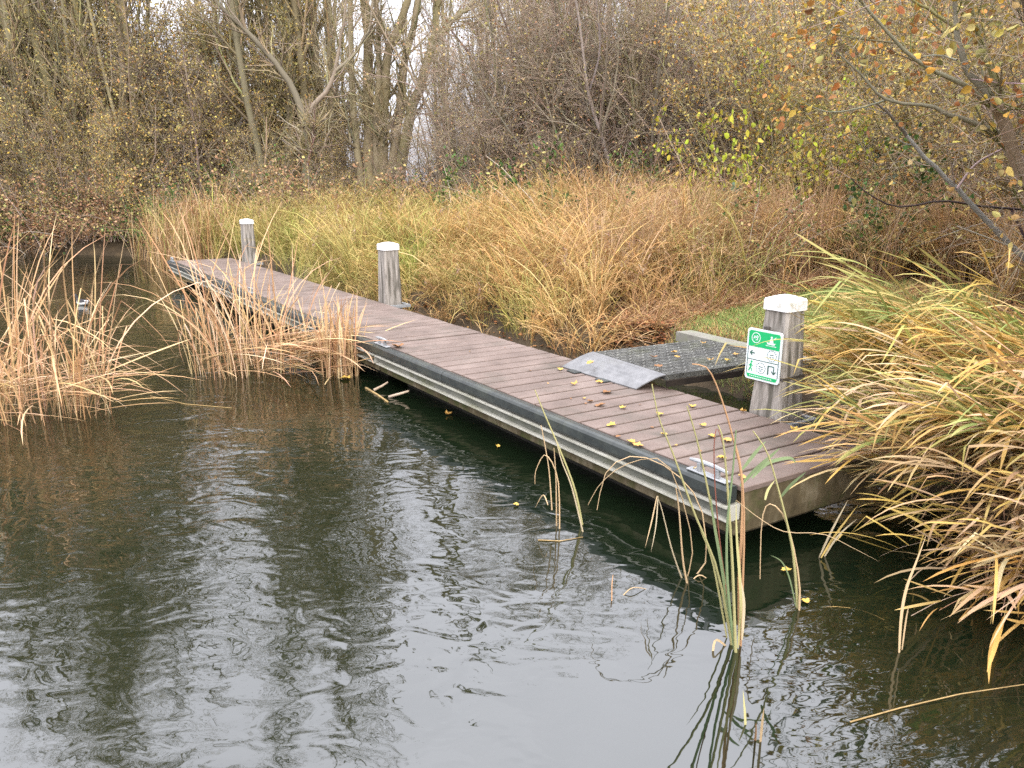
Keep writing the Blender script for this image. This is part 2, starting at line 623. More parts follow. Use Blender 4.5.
# ------------------------------------------------------------------ mooring posts
def post_wood(name):
    m, t, p = mat_new(name)
    tcn = t.nodes.new('ShaderNodeTexCoord')
    mp = t.nodes.new('ShaderNodeMapping')
    mp.inputs['Scale'].default_value = (9, 9, 0.7)
    t.links.new(tcn.outputs['Object'], mp.inputs[0])
    nz = t.nodes.new('ShaderNodeTexNoise')
    nz.inputs['Scale'].default_value = 4
    nz.inputs['Detail'].default_value = 10
    nz.inputs['Roughness'].default_value = 0.7
    t.links.new(mp.outputs[0], nz.inputs['Vector'])
    r = ramp_node(t, [(0.22, (0.06, 0.05, 0.042)), (0.42, (0.20, 0.18, 0.155)), (0.6, (0.34, 0.31, 0.275)), (0.8, (0.47, 0.44, 0.40))])
    t.links.new(nz.outputs['Fac'], r.inputs[0])
    n2 = t.nodes.new('ShaderNodeTexNoise')           # damp dark streaks running down
    n2.inputs['Scale'].default_value = 1.0
    n2.inputs['Detail'].default_value = 6
    mp2 = t.nodes.new('ShaderNodeMapping')
    mp2.inputs['Scale'].default_value = (14, 14, 1.6)
    t.links.new(tcn.outputs['Object'], mp2.inputs[0])
    t.links.new(mp2.outputs[0], n2.inputs['Vector'])
    mr = t.nodes.new('ShaderNodeMapRange')
    mr.inputs['From Min'].default_value = 0.49
    mr.inputs['From Max'].default_value = 0.60
    mr.inputs['To Max'].default_value = 0.8
    t.links.new(n2.outputs['Fac'], mr.inputs['Value'])
    mi = t.nodes.new('ShaderNodeMix')
    mi.data_type = 'RGBA'
    mi.inputs[7].default_value = (0.055, 0.05, 0.035, 1)
    t.links.new(mr.outputs[0], mi.inputs[0])
    t.links.new(r.outputs[0], mi.inputs[6])
    t.links.new(mi.outputs[2], p.inputs['Base Color'])
    p.inputs['Roughness'].default_value = 0.9
    b = t.nodes.new('ShaderNodeBump')
    b.inputs['Strength'].default_value = 0.7
    b.inputs['Distance'].default_value = 0.01
    t.links.new(nz.outputs['Fac'], b.inputs['Height'])
    t.links.new(b.outputs[0], p.inputs['Normal'])
    return m


M_POST = post_wood('weathered_post')
M_CAP = noise_mat('white_cap', [(0.3, (0.62, 0.61, 0.60)), (0.7, (0.84, 0.84, 0.84))], scale=9, detail=8, rough=0.5, bump=0.1,
                  second=(9, 0.50, 0.68, (0.30, 0.30, 0.22), 0.75))


def t_at_px(px):
    """jetty station where the back edge is seen at this photo column"""
    best = None
    for k in range(3000):
        tt = k * LEN / 3000
        q = J(tt, W, ZD)
        d_ = np.array(q) - [0, 0, CAM_H]
        dep = d_[1] * math.cos(PITCH) - d_[2] * math.sin(PITCH)
        x = 512 + FPX * d_[0] / dep
        if best is None or abs(x - px) < best[0]:
            best = (abs(x - px), tt)
    return best[1]


posts = []
for (px0, px1, h, label, s0, s1) in (
        (741, 779, 0.845, 'tall weathered wooden mooring post with white cap, carrying the green sign', 0.285, 0.205),
        (368, 392, 0.80, 'grey streaked mooring post with white cap against the yellow-green grass, midway along jetty', 0.265, 0.225),
        (234, 251, 0.85, 'pale mooring post with white cap standing at far end of the jetty', 0.265, 0.22)):
    ta, tb = t_at_px(px1), t_at_px(px0)
    tcn_ = (ta + tb) / 2
    c = J(tcn_, W + 0.03 + s0 / 2, 0)
    root = empty('mooring_post', (c.x, c.y, 0.0), math.atan2(D[1], D[0]))
    tag(root, label, 'mooring post', 'white-capped mooring posts along the back of the jetty')
    bmj = BM()
    loops = []
    for z, s in ((-0.9, s0 * 1.02), (0.2, s0 * 1.01), (ZD, s0), (ZD + 0.25, s0 - (s0 - s1) * 0.35), (ZD + h * 0.7, s0 - (s0 - s1) * 0.75), (ZD + h - 0.05, s1)):
        k = s / 2
        e = 0.018
        loops.append([(k, -k + e, z), (k, k - e, z), (k - e, k, z), (-k + e, k, z), (-k, k - e, z), (-k, -k + e, z), (-k + e, -k, z), (k - e, -k, z)])
    bmj.loft(loops)
    bmj.build('post_shaft', M_POST, root)
    bmj = BM()
    k = s1 / 2 + 0.012
    loops = []
    for z, kk in ((h - 0.06, k), (h + 0.01, k * 0.99), (h + 0.022, k * 0.94), (h + 0.045, k * 0.35)):
        e = kk * 0.12
        zz = ZD + z
        loops.append([(kk, -kk + e, zz), (kk, kk - e, zz), (kk - e, kk, zz), (-kk + e, kk, zz), (-kk, kk - e, zz), (-kk, -kk + e, zz), (-kk + e, -kk, zz), (kk - e, -kk, zz)])
    bmj.loft(loops)
    bmj.build('cap', M_CAP, root)
    posts.append((root, tcn_, s0, s1, h))
    # the guide bracket bolted to the jetty that holds the post
    bk = BM()
    tr = tcn_ - s0 / 2 - 0.075
    for (t0_, t1_, w0_, w1_) in ((tr + 0.012, tr + 0.05, W - 0.02, W + s0 + 0.12),
                                 (tr + 0.052, tcn_ + s0 / 2 + 0.028, W + s0 + 0.07, W + s0 + 0.12)):
        bk.hull([J(t0_, w0_, ZD - 0.075), J(t1_, w0_, ZD - 0.075), J(t1_, w1_, ZD - 0.075), J(t0_, w1_, ZD - 0.075)],
                [J(t0_, w0_, ZD - 0.035), J(t1_, w0_, ZD - 0.035), J(t1_, w1_, ZD - 0.035), J(t0_, w1_, ZD - 0.035)])
    jbuild(bk, 'post_bracket', M_GALV)

# ------------------------------------------------------------------ green and white sign on the first post
proot, pt, ps0, ps1, ph = posts[0]


def plain(name, c, rough=0.5, spec=0.4):
    return noise_mat(name, [(0.3, tuple(x * 0.88 for x in c)), (0.7, c)], scale=7, detail=5, rough=rough, bump=0.03, spec=spec)


M_SW = plain('sign_white', (0.66, 0.71, 0.72), 0.4)
M_SG = plain('sign_green', (0.012, 0.40, 0.13), 0.35)
M_SB = plain('sign_line', (0.02, 0.09, 0.06), 0.5)
M_STRAP = plain('sign_strap', (0.07, 0.06, 0.05), 0.5)
SW, SH = 0.305, 0.385
zmid = 0.895
fc = J(pt + 0.035, W + 0.03, zmid) + Vector(NB) * 0.008
sx = Vector(-D)
sn = Vector(-NB)
tilt = Matrix.Rotation(math.radians(3.5), 3, sx)
SM = Matrix.Translation(fc) @ Matrix((sx, Vector((0, 0, 1)), sn)).transposed().to_4x4()
sign = empty('route_sign', tuple(fc))
tag(sign, 'green and white rectangular route sign with pictograms fixed to the post', 'sign')
SI = Matrix.Translation(-Vector(fc)) @ SM


def rrect(w, h, r, n=5):
    pts = []
    for cx_, cy_, a0 in ((w / 2 - r, h / 2 - r, 0), (-w / 2 + r, h / 2 - r, 90), (-w / 2 + r, -h / 2 + r, 180), (w / 2 - r, -h / 2 + r, 270)):
        for k in range(n + 1):
            a = math.radians(a0 + 90 * k / n)
            pts.append((cx_ + r * math.cos(a), cy_ + r * math.sin(a)))
    return pts


def flat(b_, pts, z0, z1, off=(0, 0)):
    b_.hull([(x + off[0], y + off[1], z0) for x, y in pts], [(x + off[0], y + off[1], z1) for x, y in pts])


def bar(b_, x0, y0, x1, y1, w, z0, z1):
    d_ = Vector((x1 - x0, y1 - y0))
    L_ = d_.length or 1e-6
    q = Vector((-d_.y, d_.x)) / L_ * w / 2
    flat(b_, [(x0 - q.x, y0 - q.y), (x1 - q.x, y1 - q.y), (x1 + q.x, y1 + q.y), (x0 + q.x, y0 + q.y)], z0, z1)


def ring(b_, cx_, cy_, r, w, z0, z1, n=24, dots=False):
    for k in range(n):
        if dots and k % 2:
            continue
        a0, a1 = 2 * PI * k / n, 2 * PI * (k + 1) / n
        flat(b_, [(cx_ + (r - w) * math.cos(a0), cy_ + (r - w) * math.sin(a0)), (cx_ + r * math.cos(a0), cy_ + r * math.sin(a0)),
                  (cx_ + r * math.cos(a1), cy_ + r * math.sin(a1)), (cx_ + (r - w) * math.cos(a1), cy_ + (r - w) * math.sin(a1))], z0, z1)


b_ = BM()
flat(b_, rrect(SW, SH, 0.022), 0.0, 0.012)
b_.build('sign_plate', M_SW, sign, matrix=SI)
iw, ih = SW - 0.03, SH - 0.03
top, bot, lef, rig = ih / 2, -ih / 2, -iw / 2, iw / 2
yb = top - ih * 0.335
b_ = BM()                                              # green header band and footer strip
flat(b_, [(lef, yb), (rig, yb), (rig, top - 0.012), (rig - 0.012, top), (lef + 0.012, top), (lef, top - 0.012)], 0.0125, 0.0140)
b_.build('green_header', M_SG, sign, matrix=SI)
b_ = BM()
flat(b_, [(lef + 0.012, bot), (rig - 0.012, bot), (rig, bot + 0.026), (lef, bot + 0.026)], 0.0125, 0.0140)
b_.build('green_footer', M_SG, sign, matrix=SI)
b_ = BM()                                              # white marks on the green
z0, z1 = 0.0144, 0.0152
ring(b_, lef + 0.065, top - 0.052, 0.040, 0.0055, z0, z1)
for seg in ((-0.022, -0.008, -0.004, 0.014), (-0.004, 0.014, 0.004, 0.0), (0.004, 0.0, 0.022, 0.012), (-0.02, 0.012, -0.006, -0.004), (-0.002, -0.018, 0.018, -0.008), (0.01, 0.02, 0.014, -0.016)):
    bar(b_, lef + 0.065 + seg[0], top - 0.052 + seg[1], lef + 0.065 + seg[2], top - 0.052 + seg[3], 0.006, z0, z1)
b_.build('round_pictogram', M_SW, sign, matrix=SI)
b_ = BM()
bx_, by_ = rig - 0.075, top - 0.058
flat(b_, [(bx_ - 0.04, by_ - 0.012), (bx_ + 0.04, by_ - 0.012), (bx_ + 0.028, by_ - 0.026), (bx_ - 0.03, by_ - 0.026)], z0, z1)
flat(b_, [(bx_ - 0.016, by_ - 0.010), (bx_ + 0.02, by_ - 0.010), (bx_ + 0.010, by_ + 0.018), (bx_ - 0.008, by_ + 0.018)], z0, z1)
ring(b_, bx_ + 0.001, by_ + 0.028, 0.009, 0.0085, z0, z1, 12)
bar(b_, bx_ + 0.012, by_ + 0.012, bx_ + 0.042, by_ + 0.034, 0.005, z0, z1)
for k in range(7):
    bar(b_, bx_ - 0.044 + k * 0.0135, by_ - 0.036, bx_ - 0.036 + k * 0.0135, by_ - 0.036, 0.007, z0, z1)
b_.build('boat_pictogram', M_SW, sign, matrix=SI)
b_ = BM()
for k in range(12):
    bar(b_, lef + 0.03 + k * 0.017, bot + 0.013, lef + 0.041 + k * 0.017, bot + 0.013, 0.006, z0, z1)
b_.build('footer_marks', M_SW, sign, matrix=SI)
b_ = BM()                                              # thin frame, dividing line and arrows
z0, z1 = 0.0125, 0.0135
ym = yb - (yb - bot - 0.026) * 0.47
for q in ((lef, yb - 0.003, lef, bot + 0.028), (rig, yb - 0.003, rig, bot + 0.028), (lef, ym, rig, ym)):
    bar(b_, *q, 0.005, z0, z1)
yy = (yb + ym) / 2
bar(b_, lef + 0.022, yy, lef + 0.062, yy, 0.008, z0, z1)
bar(b_, lef + 0.022, yy, lef + 0.040, yy + 0.018, 0.008, z0 + .0003, z1 + .0003)
bar(b_, lef + 0.022, yy, lef + 0.040, yy - 0.018, 0.008, z0 + .0006, z1 + .0006)
ring(b_, rig - 0.062, yy + 0.002, 0.043, 0.006, z0, z1, 30, True)
for q in ((-0.018, 0.010, 0.018, 0.010), (-0.02, -0.006, -0.004, -0.006), (0.004, -0.006, 0.02, -0.006), (-0.008, -0.02, 0.01, -0.02)):
    bar(b_, rig - 0.062 + q[0], yy + q[1], rig - 0.062 + q[2], yy + q[3], 0.005, z0, z1)
yl = (ym + bot + 0.026) / 2
ring(b_, lef + 0.125, yl, 0.043, 0.006, z0, z1, 30, True)
for q in ((-0.018, 0.010, 0.018, 0.010), (-0.02, -0.006, -0.004, -0.006), (0.004, -0.006, 0.02, -0.006), (-0.008, -0.02, 0.01, -0.02)):
    bar(b_, lef + 0.125 + q[0], yl + q[1], lef + 0.125 + q[2], yl + q[3], 0.005, z0, z1)
ax_ = rig - 0.085
bar(b_, ax_, yl - 0.035, ax_, yl + 0.032, 0.010, z0, z1)
bar(b_, ax_, yl + 0.030, ax_ + 0.05, yl + 0.030, 0.007, z0 + .0003, z1 + .0003)
bar(b_, ax_ + 0.05, yl + 0.030, ax_ + 0.05, yl - 0.02, 0.007, z0 + .0006, z1 + .0006)
bar(b_, ax_ + 0.05, yl - 0.026, ax_ + 0.032, yl - 0.004, 0.007, z0 + .0009, z1 + .0009)
bar(b_, ax_ + 0.05, yl - 0.026, ax_ + 0.068, yl - 0.004, 0.007, z0 + .0012, z1 + .0012)
b_.build('lines_and_arrows', M_SB, sign, matrix=SI)
b_ = BM()                                              # the green walking figure
wx = lef + 0.036
ring(b_, wx + 0.004, yl + 0.036, 0.009, 0.0085, z0, z1, 12)
for k, q in enumerate(((0.0, 0.024, -0.002, -0.004, 0.014), (-0.002, -0.002, 0.014, -0.036, 0.008), (-0.002, -0.002, -0.018, -0.036, 0.008), (0.002, 0.02, 0.018, 0.004, 0.006), (0.0, 0.02, -0.018, 0.004, 0.006))):
    bar(b_, wx + q[0], yl + q[1], wx + q[2], yl + q[3], q[4], z0 + k * .0003, z1 + k * .0003)
b_.build('walking_pictogram', M_SG, sign, matrix=SI)
b_ = BM()                                              # strap round the post that carries the sign
zs = zmid - 0.15
k = 0.5 * (ps0 - (ps0 - ps1) * 0.52) + 0.004
Rz = Matrix((Vector(D), Vector(NB), Vector((0, 0, 1)))).transposed()
pc = Vector((proot.location.x, proot.location.y, zs))
for off, s in (((0, -k - 0.001, 0), (2 * k + 0.01, 0.004, 0.02)), ((-k - 0.003, 0, 0), (0.004, 2 * k - 0.004, 0.02)), ((k + 0.003, 0, 0), (0.004, 2 * k - 0.004, 0.02)), ((0, k + 0.001, 0), (2 * k + 0.01, 0.004, 0.02))):
    b_.box(pc + Rz @ Vector(off), s, Rz)
b_.build('strap', M_STRAP, sign, matrix=Matrix.Translation(-Vector(fc)))
b_ = BM()
b_.box(J(pt + 0.04, W + 0.03, zmid + SH / 2 + 0.012) + Vector(NB) * 0.02, (0.05, 0.02, 0.03), Rz, 0.004)
b_.build('mounting_clip', M_STRAP, sign, matrix=Matrix.Translation(-Vector(fc)))

# ------------------------------------------------------------------ ramp from the bank onto the jetty
M_RAMP = noise_mat('ramp_tread', [(0.3, (0.07, 0.07, 0.063)), (0.55, (0.15, 0.15, 0.135)), (0.75, (0.25, 0.25, 0.215))], scale=6,
                   detail=9, rough=0.6, bump=0.3, spec=0.4, second=(2.2, 0.52, 0.7, (0.10, 0.11, 0.04), 0.6), dist=0.006)
M_LIP = noise_mat('ramp_lip_metal', [(0.3, (0.105, 0.106, 0.107)), (0.7, (0.20, 0.20, 0.20))], scale=10, detail=8, rough=0.38, bump=0.15,
                  metallic=0.35, spec=0.5, second=(3, 0.55, 0.7, (0.12, 0.12, 0.10), 0.5))
lipL, lipR = at(562, 366, 0.465), at(636, 388.4, 0.465)
crL, crR = at(593, 352, 0.58), at(666, 375, 0.58)
farL = at(705, 339, 0.60)
wv = crR - crL
farR = farL + wv
ramp_o = empty('access_ramp', (float((crL + farR)[0] / 2), float((crL + farR)[1] / 2), 0.5))
tag(ramp_o, 'dark grey chequered metal ramp with curved lip resting on the jetty', 'ramp')
RI = Matrix.Translation(-ramp_o.location)
b_ = BM()
q = [crL, crR, farR, farL]
v3 = lambda p_, dz=0.0: Vector((p_[0], p_[1], p_[2] + dz))
b_.hull([v3(p_, -0.045) for p_ in q], [v3(p_) for p_ in q])
tread = b_.build('ramp_plate', M_RAMP, ramp_o, matrix=RI)
b_ = BM()                                              # raised tread studs of the chequer plate
b_.hull([v3(p_, -0.045) for p_ in q], [v3(p_) for p_ in q])
ua = (farL - crL)
for i in range(19):
    for j in range(11):
        u_, v_ = (i + 0.5) / 19, (j + 0.5) / 11
        c = crL + ua * u_ + wv * v_ + np.array([0, 0, 0.003])
        a_ = math.atan2(ua[1], ua[0]) + (0.75 if (i + j) % 2 else -0.75)
        b_.box(c, (0.05, 0.016, 0.006), Matrix.Rotation(a_, 3, 'Z'))
st = b_.build('ramp_plate', M_RAMP, ramp_o, matrix=RI)
b_ = BM()                                              # curved lip
n_ = 6
top_l, bot_l = [], []
rows = []
for k in range(n_ + 1):
    s = k / n_
    zc = 0.585 - (0.585 - 0.462) * s ** 1.35
    pl = crL + (lipL - crL) * s
    pr = crR + (lipR - crR) * s
    rows.append([Vector((pl[0], pl[1], zc)), Vector((pr[0], pr[1], zc)), Vector((pr[0], pr[1], zc - 0.010)), Vector((pl[0], pl[1], zc - 0.010))])
b_.loft(rows)
lip = b_.build('ramp_lip', M_LIP, ramp_o, matrix=RI, smooth=False)
b_ = BM()                                              # side rails of the frame under the plate
for p0, p1 in ((crL, farL), (crR, farR)):
    b_.hull([v3(p0, -0.10), v3(p1, -0.10), v3(p1 + wv * 0.02, -0.10), v3(p0 + wv * 0.02, -0.10)],
            [v3(p0, -0.047), v3(p1, -0.047), v3(p1 + wv * 0.02, -0.047), v3(p0 + wv * 0.02, -0.047)])
b_.build('side_rail', M_DARK, ramp_o, matrix=RI)
for s in (0.22, 0.62):                                 # rubber pads under the lip
    b_ = BM()
    c = lipL + (lipR - lipL) * s
    dd = lipL - crL
    dd = dd / np.linalg.norm(dd)
    c = c + dd * 0.02
    b_.box((c[0], c[1], ZD + 0.009), (0.13, 0.10, 0.012), Matrix.Rotation(math.atan2(wv[1], wv[0]), 3, 'Z'), 0.003)
    b_.build('lip_pad', M_RUB, ramp_o, matrix=RI)

# concrete landing kerb on the bank
M_KERB = noise_mat('landing_concrete', [(0.25, (0.12, 0.11, 0.085)), (0.55, (0.26, 0.25, 0.215)), (0.8, (0.40, 0.385, 0.34))], scale=5, detail=10,
                   rough=0.9, bump=0.4, second=(2.5, 0.5, 0.66, (0.09, 0.11, 0.03), 0.7))
kd = (farR - farL) / np.linalg.norm(farR - farL)
kn = (farL - crL)
kn[2] = 0
kn = kn / np.linalg.norm(kn)
k0 = farL - kd * 0.45 + kn * 0.02
k1 = farR + kd * 0.12 + kn * 0.02
b_ = BM()
base = [k0, k1, k1 + kn * 0.20, k0 + kn * 0.20]
b_.hull([Vector((p_[0], p_[1], 0.50)) for p_ in base], [Vector((p_[0], p_[1], 0.60)) for p_ in base])
o = b_.build('landing_kerb', M_KERB, None)
tag(o, 'pale concrete kerb on the bank behind the ramp top', 'kerb')

# ------------------------------------------------------------------ blades: grass, reeds, leaves
def rand_cols(n, pal, wts=None, jit=0.12, rng=RNG):
    pal = np.array(pal, float)
    i = rng.choice(len(pal), n, p=None if wts is None else np.array(wts) / np.sum(wts))
    c = pal[i]
    return np.clip(c * (1 + jit * rng.standard_normal((n, 1))) * (1 + 0.05 * rng.standard_normal((n, 3))), 0.004, 0.9)


def blades(S, base, az, L, lean, droop, w, cols, K=6, brk=None, sb=0.5, twist=None, power=1.4, stem=False, azw=0.25, rng=RNG, tipc=None):
    """curved tapering strips; lean = start angle from vertical, droop = added angle towards the tip"""
    n = len(base)
    s = (np.arange(K - 1) + 0.5) / (K - 1)
    th = lean[:, None] + droop[:, None] * s[None, :] ** power
    if brk is not None:
        th = th + np.where(s[None, :] > np.broadcast_to(sb, (n,))[:, None], brk[:, None], 0)
    a = az[:, None] + azw * rng.standard_normal((n, 1)) * s[None, :]
    step = (L / (K - 1))[:, None]
    dx = np.sin(th) * np.cos(a) * step
    dy = np.sin(th) * np.sin(a) * step
    dz = np.cos(th) * step
    P = np.zeros((n, K, 3))
    P[:, 0] = base
    P[:, 1:, 0] = base[:, None, 0] + np.cumsum(dx, 1)
    P[:, 1:, 1] = base[:, None, 1] + np.cumsum(dy, 1)
    P[:, 1:, 2] = base[:, None, 2] + np.cumsum(dz, 1)
    if twist is None:
        twist = rng.uniform(-0.9, 0.9, n)
    wa = az + PI / 2 + twist
    wd = np.stack([np.cos(wa), np.sin(wa), 0.35 * np.sin(twist * 2)], 1)
    sk = np.linspace(0, 1, K)
    prof = (1 - 0.75 * sk) if stem else np.clip((0.45 + 1.6 * sk) * (1 - sk) ** 0.6, 0.04, None)
    wk = w[:, None] * prof[None, :] * 0.5
    V = np.stack([P - wd[:, None] * wk[..., None], P + wd[:, None] * wk[..., None]], 2)     # n,K,2,3
    i = np.arange(n * K * 2).reshape(n, K, 2)
    Qd = np.stack([i[:, :-1, 0], i[:, :-1, 1], i[:, 1:, 1], i[:, 1:, 0]], -1).reshape(-1, 4)
    C = np.repeat(cols[:, None, :], K, 1)
    if tipc is not None:
        C = C * (1 - sk[None, :, None] ** 2) + tipc[:, None, :] * sk[None, :, None] ** 2
    C = np.repeat(C[:, :, None, :], 2, 2)
    S.add(V, Qd, C)
    return P


def rot_pts(n, cx_, cy_, rx, ry, rng=RNG):
    r = np.sqrt(rng.uniform(0, 1, n))
    a = rng.uniform(0, 2 * PI, n)
    return cx_ + rx * r * np.cos(a), cy_ + ry * r * np.sin(a)


def leaf_quads(S, pos, size, cols, rng=RNG, flat_=False, aspect=0.6):
    n = len(pos)
    if flat_:
        d = np.stack([np.cos(q := rng.uniform(0, 2 * PI, n)), np.sin(q), 0.15 * rng.standard_normal(n)], 1)
        u = np.stack([-np.sin(q), np.cos(q), 0.25 * rng.standard_normal(n)], 1)
    else:
        d = rng.standard_normal((n, 3))
        d[:, 2] -= 0.3
        u = np.cross(d, rng.standard_normal((n, 3)))
    d /= np.linalg.norm(d, axis=1, keepdims=True)
    u /= np.linalg.norm(u, axis=1, keepdims=True) + 1e-9
    sz = size[:, None]
    nrm = np.cross(d, u) * sz * rng.uniform(0.05, 0.28, (n, 1))
    a1, a2 = d * sz * 0.28, d * sz * 0.68
    w1, w2 = u * sz * aspect * 0.5, u * sz * aspect * 0.40
    V = np.stack([pos, pos + a1 + w1 + nrm, pos + a2 + w2 + nrm, pos + d * sz, pos + a2 - w2 + nrm, pos + a1 - w1 + nrm], 1)
    i = np.arange(n * 6).reshape(n, 6)
    S.add(V, np.concatenate([i[:, [0, 1, 2, 3]], i[:, [3, 4, 5, 0]]]), np.repeat(cols[:, None, :], 6, 1))


STRAW = [(0.42, 0.27, 0.13), (0.50, 0.34, 0.18), (0.34, 0.20, 0.09), (0.55, 0.40, 0.22), (0.26, 0.15, 0.07)]
GOLD = [(0.56, 0.35, 0.14), (0.50, 0.28, 0.10), (0.60, 0.42, 0.20), (0.42, 0.24, 0.10)]
LIME = [(0.36, 0.34, 0.10), (0.29, 0.30, 0.08), (0.42, 0.37, 0.13), (0.23, 0.26, 0.07)]
BROWN = [(0.36, 0.21, 0.11), (0.28, 0.16, 0.085), (0.44, 0.28, 0.16), (0.22, 0.13, 0.075)]
GREEN = [(0.12, 0.16, 0.045), (0.16, 0.20, 0.06), (0.21, 0.23, 0.08), (0.10, 0.13, 0.04)]


def jetty_station(X, Y):
    q = np.stack([X - A[0], Y - A[1]], -1)
    return q @ D[:2], q @ NB[:2]


KERB_C = (k0 + k1) / 2


LAWN = np.array([at(x, y, 0.6)[:2] for x, y in ((612, 353), (632, 331), (690, 310), (770, 293), (905, 283), (1010, 292), (960, 330), (860, 350), (770, 352))])


def in_poly(X, Y, P):
    X, Y = np.asarray(X), np.asarray(Y)
    ins = np.zeros(X.shape, bool)
    for a, b__ in zip(P, np.roll(P, -1, 0)):
        c = (a[1] > Y) != (b__[1] > Y)
        ins ^= c & (X < (b__[0] - a[0]) * (Y - a[1]) / (b__[1] - a[1] + 1e-12) + a[0])
    return ins


def lawn_mask(X, Y):
    """the mown path behind the ramp"""
    return in_poly(X + 0.15 * wob(X, Y, 2.5), Y + 0.15 * wob(X, Y, 2.5, 3), LAWN)


LITTER = np.array([at(x, y, 0.6)[:2] for x, y in ((588, 350), (600, 318), (640, 293), (740, 278), (880, 274), (905, 283), (770, 293), (690, 310), (632, 331), (612, 353))])


def litter_mask(X, Y):
    """trodden strip of dead leaves beside the path"""
    return in_poly(X, Y, LITTER)


def scatter_land(n, x0, x1, y0, y1, rng=RNG):
    X = rng.uniform(x0, x1, n)
    Y = rng.uniform(y0, y1, n)
    return X, Y, pond_sd(X, Y)


# ---- meadow of tall grass: three kinds, each one mass
def wood_edge(X):
    return np.interp(X, [-30, -12, -9, -6, -2, 3, 8, 14, 30], [25, 23.2, 22.5, 20.5, 19.5, 18.5, 16.5, 15, 15])


def meadow(name, n, region, pal_fn, hfn, label, w=(0.004, 0.009), droop=(0.6, 1.9), lean=(0.05, 0.5), K=6, rng=RNG, keep=None, leafy=0.35, plumes=0, nleaf=0):
    X, Y, sdv = scatter_land(n, *region, rng=rng)
    ok = (sdv > 0.14) & ~lawn_mask(X, Y) & (~litter_mask(X, Y) | (rng.uniform(0, 1, n) < 0.12)) & (Y < wood_edge(X) + 1.5)
    if keep is not None:
        ok &= keep(X, Y, sdv)
    X, Y, sdv = X[ok], Y[ok], sdv[ok]
    n = len(X)
    # pull the blades together into loose tussocks
    tx, ty = np.round(X / 0.55) * 0.55, np.round(Y / 0.55) * 0.55
    tx = tx + 0.25 * np.sin(ty * 12.9 + tx * 3.1)
    ty = ty + 0.25 * np.sin(tx * 7.7 + ty * 5.3)
    X = X + (tx - X) * 0.35
    Y = Y + (ty - Y) * 0.35
    sdv = pond_sd(X, Y)
    Z = ground_z(X, Y) - 0.02
    h = hfn(X, Y, sdv) * rng.uniform(0.5, 1.2, n) * (1 + 0.28 * np.sin(tx * 9.1 + ty * 4.3) * np.cos(ty * 7.3 - tx * 2.1))
    out_a = np.arctan2(Y - ty, X - tx)
    tr_ = np.sin(tx * 37.7 + ty * 19.3) * 43758.5
    tr_ = tr_ - np.floor(tr_)                 # one number per tussock
    az = np.where(rng.uniform(0, 1, n) < 0.55, tr_ * 2 * PI + rng.normal(0, 0.35, n), out_a + rng.normal(0, 0.9, n))
    cols, tip = pal_fn(X, Y, n)
    cols = cols * (0.72 + 0.5 * ((tr_ * 7.3) % 1.0))[:, None]
    grn = ((tr_ * 13.7) % 1.0 < 0.16) & (X < 4)
    cols = np.where(grn[:, None], cols * np.array([0.62, 0.85, 0.6]), cols)
    tip = np.where(grn[:, None], tip * np.array([0.75, 0.95, 0.7]), tip)
    S = Soup()
    isl = rng.uniform(0, 1, n) < leafy
    W_ = rng.uniform(w[0], w[1], n) * np.where(isl, 1.6, 1.0)
    ln = rng.uniform(*lean, n)
    dr = rng.uniform(*droop, n) * np.where(isl, 1.35, 0.8)
    P = blades(S, np.stack([X, Y, Z], 1), az, h * np.where(isl, 1.15, 1.0), ln, dr, W_, cols, K=K, tipc=tip, rng=rng)
    if nleaf:                               # leaves standing off the stems
        q = np.repeat(np.arange(n), nleaf)
        nd = rng.integers(1, K - 1, len(q))
        fr = rng.uniform(0, 1, (len(q), 1))
        pb = P[q, nd] * (1 - fr) + P[q, nd + 1] * fr
        m2 = len(q)
        c2 = np.clip(cols[q] * rng.uniform(0.75, 1.25, (m2, 1)) * 0.6 + 0.4 * tip[q], 0, 1)
        blades(S, pb, np.where(rng.uniform(0, 1, m2) < 0.6, az[q] + rng.normal(0, 0.5, m2), rng.uniform(0, 2 * PI, m2)), rng.uniform(0.14, 0.40, m2), rng.uniform(0.4, 1.1, m2), rng.uniform(0.5, 1.7, m2),
               rng.uniform(0.005, 0.013, m2), c2, K=4, rng=rng)
    if plumes:                              # feathery purple-brown seed heads on some stems
        q = rng.choice(n, plumes)
        m_ = 16
        pb = np.repeat(P[q, -2] + [0, 0, 0.05], m_, 0) + rng.normal(0, 0.018, (plumes * m_, 3)) + np.outer(np.tile(np.linspace(-0.02, 0.16, m_), plumes), [0.25, 0.1, 0.9])
        blades(S, pb, rng.uniform(0, 2 * PI, plumes * m_), rng.uniform(0.05, 0.11, plumes * m_), rng.uniform(0.3, 1.0, plumes * m_), rng.uniform(0.4, 1.2, plumes * m_),
               rng.uniform(0.008, 0.016, plumes * m_), rand_cols(plumes * m_, [(0.33, 0.22, 0.17), (0.40, 0.28, 0.21), (0.26, 0.16, 0.12)], rng=rng), K=3, rng=rng)
    o = link_mesh(name, S.mesh(name), M_LEAF)
    tag(o, label, 'grass', kind='stuff')
    return P, isl


